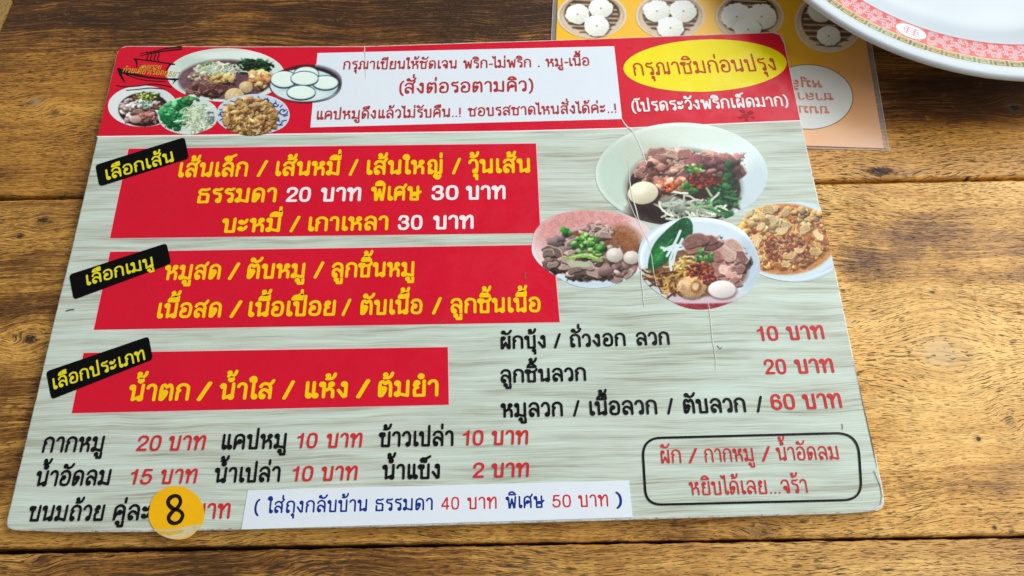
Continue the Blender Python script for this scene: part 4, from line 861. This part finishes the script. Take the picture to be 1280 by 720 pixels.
c.ell(1000, 246, 160, 88, (40, 20, 30), 0, 20, alpha=.92); c.ell(980, 252, 163, 80, NVY); c.ell(980, 252, 159, 76, (206, 224, 226)); c.ell(1000, 280, 130, 40, (176, 200, 204), 0, 16, alpha=.7); c.ell(985, 296, 120, 24, (218, 232, 234), 0, 12, alpha=.8)
for (x, y, rx, ry) in ((990, 198, 60, 36), (885, 222, 64, 40), (1080, 238, 62, 34), (982, 218, 66, 34), (966, 284, 68, 34)):
    c.ell(x, y + 6, rx, ry, NVY); c.ell(x, y, rx, ry, NVY); c.ell(x, y + 1, rx - 2.5, ry - 2.5, (218, 236, 232), 0, 2, .06); c.ell(x, y + 2, rx - 12, ry - 10, (226, 238, 228), 0, 8)
c.grain(6); c.picture('coconut_sweet_picture', catmull([(814, 250), (830, 205), (880, 178), (930, 160), (1000, 152), (1080, 160), (1140, 190), (1158, 232), (1146, 282), (1100, 318), (1030, 334), (960, 336), (880, 322), (832, 290)], 8), 4.6, board, 130)

# boat and chopsticks emblem with small lettering
logo = []
Lp = lambda *p: [(130 + p[i] / 11.07, 50 + p[i + 1] / 11.07) for i in range(0, len(p), 2)]
emb = flat('boat_emblem', catmull(Lp(190, 385, 300, 425, 450, 470, 640, 510, 860, 530, 1040, 535, 1000, 560, 860, 552, 640, 535, 450, 505, 270, 470, 250, 480, 300, 600, 240, 530, 200, 450), 5), 5, TBLK, board)
stroke('emblem_stroke', Lp(415, 262, 560, 280, 720, 300, 860, 322, 985, 340), 1.5, TBLK, 5.2, emb)
stroke('emblem_stroke', Lp(440, 270, 455, 320, 455, 395), 1.6, TBLK, 5.4, emb, widths=[3, 2, .6])
stroke('emblem_stroke', catmull(Lp(985, 340, 910, 350, 860, 430), 5, False), 1.4, TBLK, 5.4, emb)
stroke('emblem_stroke', Lp(490, 225, 640, 190, 800, 160, 1085, 125), 1.4, TBLK, 5.4, emb, widths=[.6, 1.2, 1.5, 1.9])
stroke('emblem_stroke', Lp(500, 190, 700, 160, 860, 120, 1085, 95), 1.4, TBLK, 5.6, emb, widths=[.6, 1.2, 1.5, 1.9])
for x in (600, 650, 700, 750): stroke('emblem_stroke', catmull(Lp(x - 6, 160, x + 16, 210, x - 4, 250, x + 10, 295), 4, False), 1.3, TBLK, 5.8, emb)
stroke('emblem_stroke', catmull(Lp(170, 630, 300, 650, 480, 640, 660, 612, 800, 625, 940, 655), 5, False), 1.2, TBLK, 5.2, emb, widths=None)
stroke('emblem_stroke', Lp(960, 545, 990, 560, 955, 610), 1.6, TBLK, 5.4, emb, widths=[4, 3, .5])
stroke('emblem_stroke', catmull(Lp(300, 480, 500, 545, 700, 570, 860, 580), 5, False), 1.0, TBLK, 5.4, emb)
stroke('emblem_stroke', catmull(Lp(310, 700, 480, 685, 640, 668, 840, 682), 5, False), 1.2, TBLK, 5.4, emb)
GOLDI = printmat('ink_old_gold', (196, 170, 44), .4, .2)
L([('คุณรวย', (178.5, 86), (201, 86.6), 4.2)], GOLDI, .14, 8, emb, h=.09)
L([('ก๋วยเตี๋ยวเรืออยุธยา', (153.5, 90.5), (224, 96), 5.2)], GOLDI, .14, 8, emb, h=.09)

# yellow round price sticker overhanging the front edge
stk = flat('round_price_sticker', [(220.8 + (34.6 + .5 * math.sin(3 * t + 1) + .3 * math.sin(7 * t)) * math.cos(t), 641.3 + (33.4 + .7 * math.sin(2 * t) + .3 * math.sin(5 * t + 2)) * math.sin(t)) for t in [i / 90 * 2 * math.pi for i in range(90)]], 12, printmat('sticker_amber', (244, 182, 10), .35, .06), board, thick=.00012)
flat('worn_sticker_edge', [(191.6, 661.5), (205, 662.5), (222, 660.5), (238, 657), (250.8, 655.8), (247, 662.5), (241, 668), (232, 672), (221, 674), (210, 672.6), (200, 668)], 12.6, printmat('worn_sticker_film', (206, 190, 150), .45, .25, speck=.9, speckcol=(.7, .42, .04)), stk)
H8 = lambda *p: catmull([(170 + p[i] / 9, 600 + p[i + 1] / 9) for i in range(0, len(p), 2)], 5)
flat('worn_sticker_streak', [(196, 664), (212, 664.6), (230, 662), (229, 666), (212, 669.5), (201, 668)], 13, printmat('sticker_amber_faded', (216, 172, 60), .4, .2), stk)
stroke('handwritten_figure', H8(440, 180, 385, 205, 365, 260, 400, 315, 450, 330, 505, 355, 530, 400, 500, 465, 440, 490, 385, 470, 375, 410, 420, 355, 470, 315, 505, 255, 490, 195), 4.6, printmat('marker_black', (30, 18, 12), .3, .5), 14, stk, closed=True)
stroke('handwritten_figure', H8(450, 195, 400, 220, 385, 260, 420, 300, 460, 325, 520, 370, 515, 430, 460, 475, 400, 455, 392, 420, 440, 355, 490, 290, 500, 225), 1.2, TBLK, 15, stk, closed=True)

# creases, scratches and scuffs of the laminate
def jit(pts, a, seed=1):
    r = random.Random(seed); q = catmull(pts, 6, False); return [(p[0] + r.uniform(-a, a), p[1] + r.uniform(-a, a) * .4) for p in q]
def crease(pts, w, seed, m=CREASE):
    q = jit(pts, .35, seed); k = len(q); w *= .7; stroke('crease', q, w, m, 7, board, widths=[w * (.35 + .65 * math.sin(math.pi * (i + .5) / k)) for i in range(k)], raise_=.000025)
crease([(777, 149), (783, 158), (790, 163), (797, 175), (803, 190), (808, 205)], 3.2, 1)
crease([(785, 200), (787, 225), (789, 240), (795, 262), (800, 280), (812, 305)], 2.0, 2)
crease([(783, 240), (790, 262), (803, 288), (812, 310), (818, 345), (822, 362)], 1.2, 3)
crease([(799, 320), (802, 350), (805, 384)], 2.0, 4)
crease([(455.5, 58), (456.5, 75), (457, 98)], 2.2, 5)
crease([(885, 374), (888, 398), (890, 420), (894, 445), (894.5, 464)], 1.8, 6)
stroke('scuff', jit([(896, 432), (900, 436), (902, 434)], .2), .8, SCR, 7, board)
stroke('scuff', jit([(83, 389), (88, 387.5), (93, 387)], .3), 1.6, SCR, 7, board)
stroke('scuff', jit([(657, 341), (656.5, 345), (657, 349)], .3), 1.2, SCR, 7, board)
stroke('scuff', jit([(1052, 530), (1053, 533), (1052.5, 537)], .3), 1.2, printmat('scuff_brown', (150, 130, 100), .6, .3), 7, board)
stroke('scuff', jit([(548, 667 - 262), (556, 400)], .2), .7, SCR, 7, board)
DRK = printmat('stain_dark_red', (168, 16, 36), .5, .3)
for (x, y, w_) in ((928, 139, 4), (932, 145, 5), (938, 141, 4), (926, 147, 3), (941, 147, 3), (933, 150, 2.6)): flat('stain', [(p[0] + rnd.uniform(-.8, .8), p[1] + rnd.uniform(-.5, .5)) for p in ellipse(x, y, w_, w_ * .5, 10, 14)], 6.5 + rnd.random() * .4, DRK, board)
# split layers at the worn front corner
stroke('split_layer', [(1092, 528 + 60), (1100, 606), (1103, 620), (1101, 632), (1092, 637), (1080, 638.5)], 2.2, mE, 7, board, widths=[.5, 1.6, 2.6, 3.0, 2.4, .5], raise_=.0002)
stroke('split_layer', [(1066, 447), (1079, 507), (1091, 560), (1096, 585)], 1.0, SCR, 7, board, widths=[.3, .9, 1.2, .4])

# ------------------------------------------------------------------ orange laminated menu underneath
om = tag(empty('orange_menu', (0, 0, 0)), 'orange laminated menu with steamed bun pictures, partly under the menu board and the plate', 'menu')
ZO = .0006
q = [at(1082, 47, ZO), at(1104.5, 185.3, ZO)]
dr = np.array(q[1][:2]) - np.array(q[0][:2]); dr /= np.linalg.norm(dr); dl = np.array((dr[1], -dr[0]))     # right edge direction, then left
br = np.array(q[1][:2]); bl = np.array(at(1015, 182.2, ZO)[:2]); dl = (bl - br) / np.linalg.norm(bl - br)
wl = .1395; hu = .205
cor = [br, br + dl * wl, br + dl * wl - dr * hu, br - dr * hu]
mO, nt, b = newmat('print_orange_gradient'); n = N(nt)
x, y, z = n.sep(n.obj())
tt = n.math('ADD', n.math('MULTIPLY', n.math('SUBTRACT', x, float(br[0])), -9.5), n.math('MULTIPLY', n.math('SUBTRACT', y, float(br[1])), 9.0))
oc_ = n.ramp(tt, [(.0, lin((232, 182, 148))), (.35, lin((230, 170, 112))), (.60, lin((240, 174, 44))), (1.0, lin((250, 192, 36)))])
nt.links.new(oc_, b.inputs['Base Color']); b.inputs['Roughness'].default_value = .3; nt.links.new(n.bump(n.noise(n.obj(), 40, 2), .3, .0008), b.inputs['Normal'])
def slab(name, pts, z1, th, mat, parent, bev=0):
    V = [(p[0], p[1], z1) for p in pts]
    a = sum(V[i][0] * V[(i + 1) % len(V)][1] - V[(i + 1) % len(V)][0] * V[i][1] for i in range(len(V)))
    if a < 0: V = V[::-1]
    k = len(V); V += [(p[0], p[1], z1 - th) for p in V]
    return mesh(name, V, [tuple(range(k)), tuple(range(2 * k - 1, k - 1, -1))] + [(i, i + k, (i + 1) % k + k, (i + 1) % k) for i in range(k)], mat, parent)
slab('printed_sheet', cor, ZO, .00025, mO, om)
mg, nt, b = newmat('clear_laminate_film'); b.inputs['Base Color'].default_value = (.93, .90, .90, 1); b.inputs['Roughness'].default_value = .25
tr = nt.nodes.new('ShaderNodeBsdfTransparent'); ms = nt.nodes.new('ShaderNodeMixShader'); ms.inputs[0].default_value = .13
out = nt.nodes['Material Output']; nt.links.new(tr.outputs[0], ms.inputs[1]); nt.links.new(b.outputs[0], ms.inputs[2]); nt.links.new(ms.outputs[0], out.inputs[0])
mgs = .0021
film = [cor[0] - dl * .0024 + dr * .0008, cor[1] + dl * mgs + dr * .0016, cor[2] + dl * mgs - dr * mgs, cor[3] - dl * .0024 - dr * mgs]
slab('laminate_film', film, ZO - .0003, .00008, mg, om)
# bright welded rim of the film
mrim = printmat('laminate_rim', (206, 186, 184), .3, .1)
def bar(name, a, b_, w, z1, mat, parent):
    a = np.array(a); b_ = np.array(b_); t = (b_ - a) / np.linalg.norm(b_ - a); nn = np.array((-t[1], t[0])) * w / 2
    slab(name, [a - nn, b_ - nn, b_ + nn, a + nn], z1, .0001, mat, parent)
for i in range(4): bar('film_rim', film[i], film[(i + 1) % 4], .00022, ZO - .00026, mrim, om)
def zpt(px, py): return px, py
flat('white_oval', ellipse(1010.5, 121.2, 54.8, 39.8, 2), 3, printmat('print_cream_white', (226, 226, 222), .4, .03), om, z=ZO)
flat('oval_outline', ellipse(1010.5, 121.2, 56.2, 41, 2), 2, printmat('print_oval_shadow', (150, 126, 84), .35, .1), om, z=ZO)
# lettering printed the other way up (reads from the far side of the table)
L([('หมูสับ', (1027, 101.5), (974, 99.8), 8)], TPIN, .17, 6, om, z=ZO)
L([('ซาลาเปา', (1041, 117.5), (968, 115.5), 8)], TPIN, .17, 6, om, z=ZO)
L([('ขนมจีบ', (1036, 134), (974, 132), 8)], TPIN, .17, 6, om, z=ZO)

def steamer(cx, cy, rx, ry, buns, seed):
    c = Canvas(0, 0, 1, cx - rx - 2, cy - ry - 2, cx + rx + 2, cy + ry + 2, (190, 172, 140), seed, res=2.6)
    c.ell(cx, cy, rx, ry, (206, 190, 170)); c.ell(cx, cy, rx * .93, ry * .93, (176, 152, 126), 0, 1); c.ell(cx, cy + ry * .1, rx * .9, ry * .86, (196, 176, 152), 0, 2)
    c.ell(cx, cy - ry * .08, rx * .80, ry * .78, (86, 66, 52), 0, 1.5); c.ell(cx, cy + ry * .03, rx * .76, ry * .72, (118, 96, 78), 0, 1.5)
    for i in range(-8, 9):
        y = cy + i * ry * .095
        w_ = rx * .74 * math.sqrt(max(0, 1 - (i * .11) ** 2)); c.line([(cx - w_, y - .6), (cx + w_, y + 1.2)], 1.5, (196, 176, 154) if i % 2 else (84, 64, 52), .8)
    for (bx, by, br_) in buns:
        c.ell(cx + bx + .8, cy + by + 1.6, br_ * 1.04, br_ * .84, (80, 64, 54), 0, 1.5, alpha=.7)
        c.ell(cx + bx, cy + by, br_, br_ * .82, (218, 218, 208), .1, .8, .12, .12)
        for k in range(9):
            a = k / 9 * 6.28; c.line([(cx + bx + 1.2 * math.cos(a), cy + by + math.sin(a)), (cx + bx + br_ * .8 * math.cos(a + .3), cy + by + br_ * .62 * math.sin(a + .3))], .6, (190, 190, 182), .6)
        c.ell(cx + bx - br_ * .2, cy + by - br_ * .25, br_ * .45, br_ * .3, (238, 238, 232), 0, 2, alpha=.6); c.ell(cx + bx, cy + by, 1.0, .8, (120, 100, 90))
    c.grain(8)
    return c
for (cx, cy, rx, ry, buns, sd) in ((740, 19.5, 43.5, 28.5, [(-18, -1.5, 15), (11, -9, 15), (6, 13, 16)], 31), (838, 20, 43.5, 29, [(-17, -6, 17), (16, -6, 17), (0, 15, 17)], 32),
                                   (937, 21, 43, 30, [(-16, 0, 20), (15, 0, 19), (-2, 16, 17)], 33), (1036, 28, 43, 38, [(-10, -14, 17), (17, -10, 17), (0, 17, 15)], 34)):
    o_ = oc(cx, cy, rx, ry, 120); c = steamer(cx, cy, rx, ry, buns, sd); c.picture('bun_steamer_picture', o_, 4, om, 110, z=ZO, gain=1.12)

# ------------------------------------------------------------------ plate
pc = (.2379, .1652); PR = .1093; PH = .028
plate = tag(empty('melamine_plate', (pc[0], pc[1], 0)), 'round white plate with red patterned rim band and gold key border', 'plate')
mW, nt, b = newmat('white_melamine'); n = N(nt)
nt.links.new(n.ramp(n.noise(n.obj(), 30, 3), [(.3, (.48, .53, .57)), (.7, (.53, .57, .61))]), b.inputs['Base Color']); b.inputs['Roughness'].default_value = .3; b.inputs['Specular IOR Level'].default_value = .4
prof = [(0, .0075), (.030, .0075), (.055, .0078), (.066, .0090), (.074, .0130), (.080, .0185), (.0845, .0222), (.0868, .0240), (.0885, .0247), (.0920, .0256), (.0960, .0265), (.1000, .0272), (.1040, .0279), (.1060, .0282), (.1070, .0280), (.1076, .0272), (.1075, .0262), (.1062, .0254), (.1030, .0248), (.0960, .0236), (.0880, .0216), (.0840, .0190), (.0790, .0150), (.0730, .0098), (.0660, .0058), (.0560, .0040), (.0550, .0005), (.0530, .0003), (.0520, .0038), (.0300, .0042), (0, .0042)]
prof = [(a_ * 1.0158, b_) for a_, b_ in prof]
def lathe(name, prof, k, mat, parent, smooth=True):
    V = []; Fc = []
    for (r, z) in prof:
        for i in range(k): V.append((r * math.cos(2 * math.pi * i / k), r * math.sin(2 * math.pi * i / k), z))
    for j in range(len(prof) - 1):
        for i in range(k):
            a, c = j * k + i, j * k + (i + 1) % k
            Fc.append((a, c, c + k, a + k))
    o = mesh(name, V, Fc, mat, parent, smooth); bm = bmesh.new(); bm.from_mesh(o.data); bmesh.ops.remove_doubles(bm, verts=bm.verts, dist=1e-6); bmesh.ops.recalc_face_normals(bm, faces=bm.faces); bm.to_mesh(o.data); bm.free(); return o
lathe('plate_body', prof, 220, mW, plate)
def zrim(r): return float(np.interp(r, [p[0] for p in prof[:14]], [p[1] for p in prof[:14]]))
# decorated band as one fine printed ring (vertex colours)
r0, r1 = .0884, .1037; NT = 3000; NR = 72
th = np.arange(NT) / NT * 2 * np.pi; rs_ = np.linspace(r0, r1, NR + 1); TH, RR = np.meshgrid(th, rs_)
arc = TH * .095 * 1000; rad = (RR - r0) * 1000            # millimetres
Cc = np.zeros(TH.shape + (3,)) + np.array((206, 58, 30.))
# light swirls
per = 2 * np.pi * .095 * 1000 / 96
def paint(mask, col, al=1.0):
    m = (np.clip(mask, 0, 1) * al)[..., None]; Cc[:] = Cc * (1 - m) + np.array(col, float) * m
RB = 11.2                                                   # width of the red band in mm
u_ = arc / per; iu = np.floor(u_); fu = (u_ - iu - .5) * per
for k, (oy, par, rad_) in enumerate(((2.6, 0, 2.2), (8.7, 0, 2.2), (5.7, 0, 2.15))):
    sh = np.ones_like(iu, bool)
    cx_ = fu if k < 2 else np.where(fu > 0, fu - per / 2, fu + per / 2)
    dx = cx_; dy = rad - oy; rr_ = np.hypot(dx, dy); aa = np.arctan2(dy, dx)
    inside = (rr_ < rad_) & sh if k < 2 else rr_ < rad_
    paint(inside.astype(float), (222, 128, 108), .7); sp = np.sin(rr_ * 8.2 + aa * (1 if k != 1 else -1))
    paint(((sp > .35) & inside).astype(float), (140, 120, 168), .8); paint(((sp < -.55) & inside).astype(float), (240, 214, 214), .8)
paint(((rad < .45)).astype(float), (206, 78, 70)); 
sw = np.sin(arc * 1.45 + 2.2 * np.sin(rad * 1.1)) * np.sin(rad * 1.5 + arc * .55)
paint(((sw > .70) & (rad > .6) & (rad < 10.6)).astype(float), (178, 30, 16), .85)
dots = np.hypot(((arc * 1.0) % 7.1) - 3.5, rad - (5.7 + 3.3 * np.sin(np.floor(arc / 7.1) * 2.4))); paint((dots < .55).astype(float), (160, 20, 14))
# yellow line, green-gold key border
paint(((rad > RB - .1) & (rad < RB + .35)).astype(float), (226, 190, 120))
kb = (rad >= RB + .35) & (rad < RB + 3.8); kr = (rad - RB - .35) / 3.45; kp = 5.97; ku = (arc % kp) / kp; kseg = np.floor(arc / 11.94)
c0 = np.where((kseg % 3 == 0)[..., None], np.array((24, 48, 26.)), np.where((kseg % 3 == 1)[..., None], np.array((92, 82, 14.)), np.array((84, 100, 60.))))
Cc[kb] = c0[kb]
key = ((np.abs(ku - .06) < .05) | ((np.abs(kr - .14) < .09) & (ku < .8)) | ((np.abs(ku - .80) < .05) & (kr < .75)) | ((np.abs(kr - .72) < .09) & (ku > .3) & (ku < .85)) | ((np.abs(ku - .32) < .05) & (kr > .42) & (kr < .8)) | ((np.abs(kr - .44) < .08) & (ku > .3) & (ku < .6)))
gold = np.where((kseg % 3 == 2)[..., None], np.array((176, 172, 110.)), np.array((176, 152, 36.)))
kk = kb & key; Cc[kk] = gold[kk]
paint(((rad > RB + 3.6)).astype(float), (196, 184, 100)); paint((rad > RB + 3.85).astype(float), (214, 220, 224))
# round medallions with a red seal-script mark
md = at(1138.5, 40.5, .0265); a0 = math.atan2(md[1] - pc[1], md[0] - pc[0])
for k in range(6):
    aa = (a0 + k * math.pi / 3) % (2 * np.pi); da = (TH - aa + np.pi) % (2 * np.pi) - np.pi; mx = da * .093 * 1000; my = (rad - 5.7) / 1.2; mx = mx / 1.1
    e = np.hypot(mx / 5.6, my / 3.7); paint((e < 1.12).astype(float), (214, 84, 70)); paint((e < 1).astype(float), (236, 226, 232))
    mk_ = ((np.abs(mx) < 3.1) & (np.abs(my) < 2.1) & (((np.abs(mx - 1.3) < .2)) | (np.abs(mx + 1.3) < .2) | ((np.abs(np.abs(my) - .55) < .17) & (np.abs(mx) < 2.9)) | ((np.abs(my - 1.5 - np.abs(np.abs(mx) - 1.3) * .3) < .18) & (np.abs(mx) < 2.5)) | ((np.abs(my + 1.5 + np.abs(np.abs(mx) - 1.3) * .4) < .18) & (np.abs(mx) < 2.6)) | ((np.abs(np.abs(mx) - 2.6) < .17) & (np.abs(my) < .5))))
    paint(mk_.astype(float), (196, 62, 58), .95)
Cn = np.clip(Cc, 0, 255) / 255; Cn = np.where(Cn <= .04045, Cn / 12.92, ((Cn + .055) / 1.055) ** 2.4)
ZZ = np.interp(RR, [p[0] for p in prof[:14]], [p[1] for p in prof[:14]]) + .00006
Pv = np.stack([RR * np.cos(TH), RR * np.sin(TH), ZZ], -1).reshape(-1, 3); idx = np.arange((NR + 1) * NT).reshape(NR + 1, NT); nxt = np.roll(idx, -1, 1)
q4 = np.stack([idx[:-1], idx[1:], nxt[1:], nxt[:-1]], -1).reshape(-1, 4)
mBand = attrmat('printed_rim_band', .34, .02, 0)
colmesh('patterned_band', Pv, q4, Cn.reshape(-1, 3), mBand, plate, True)
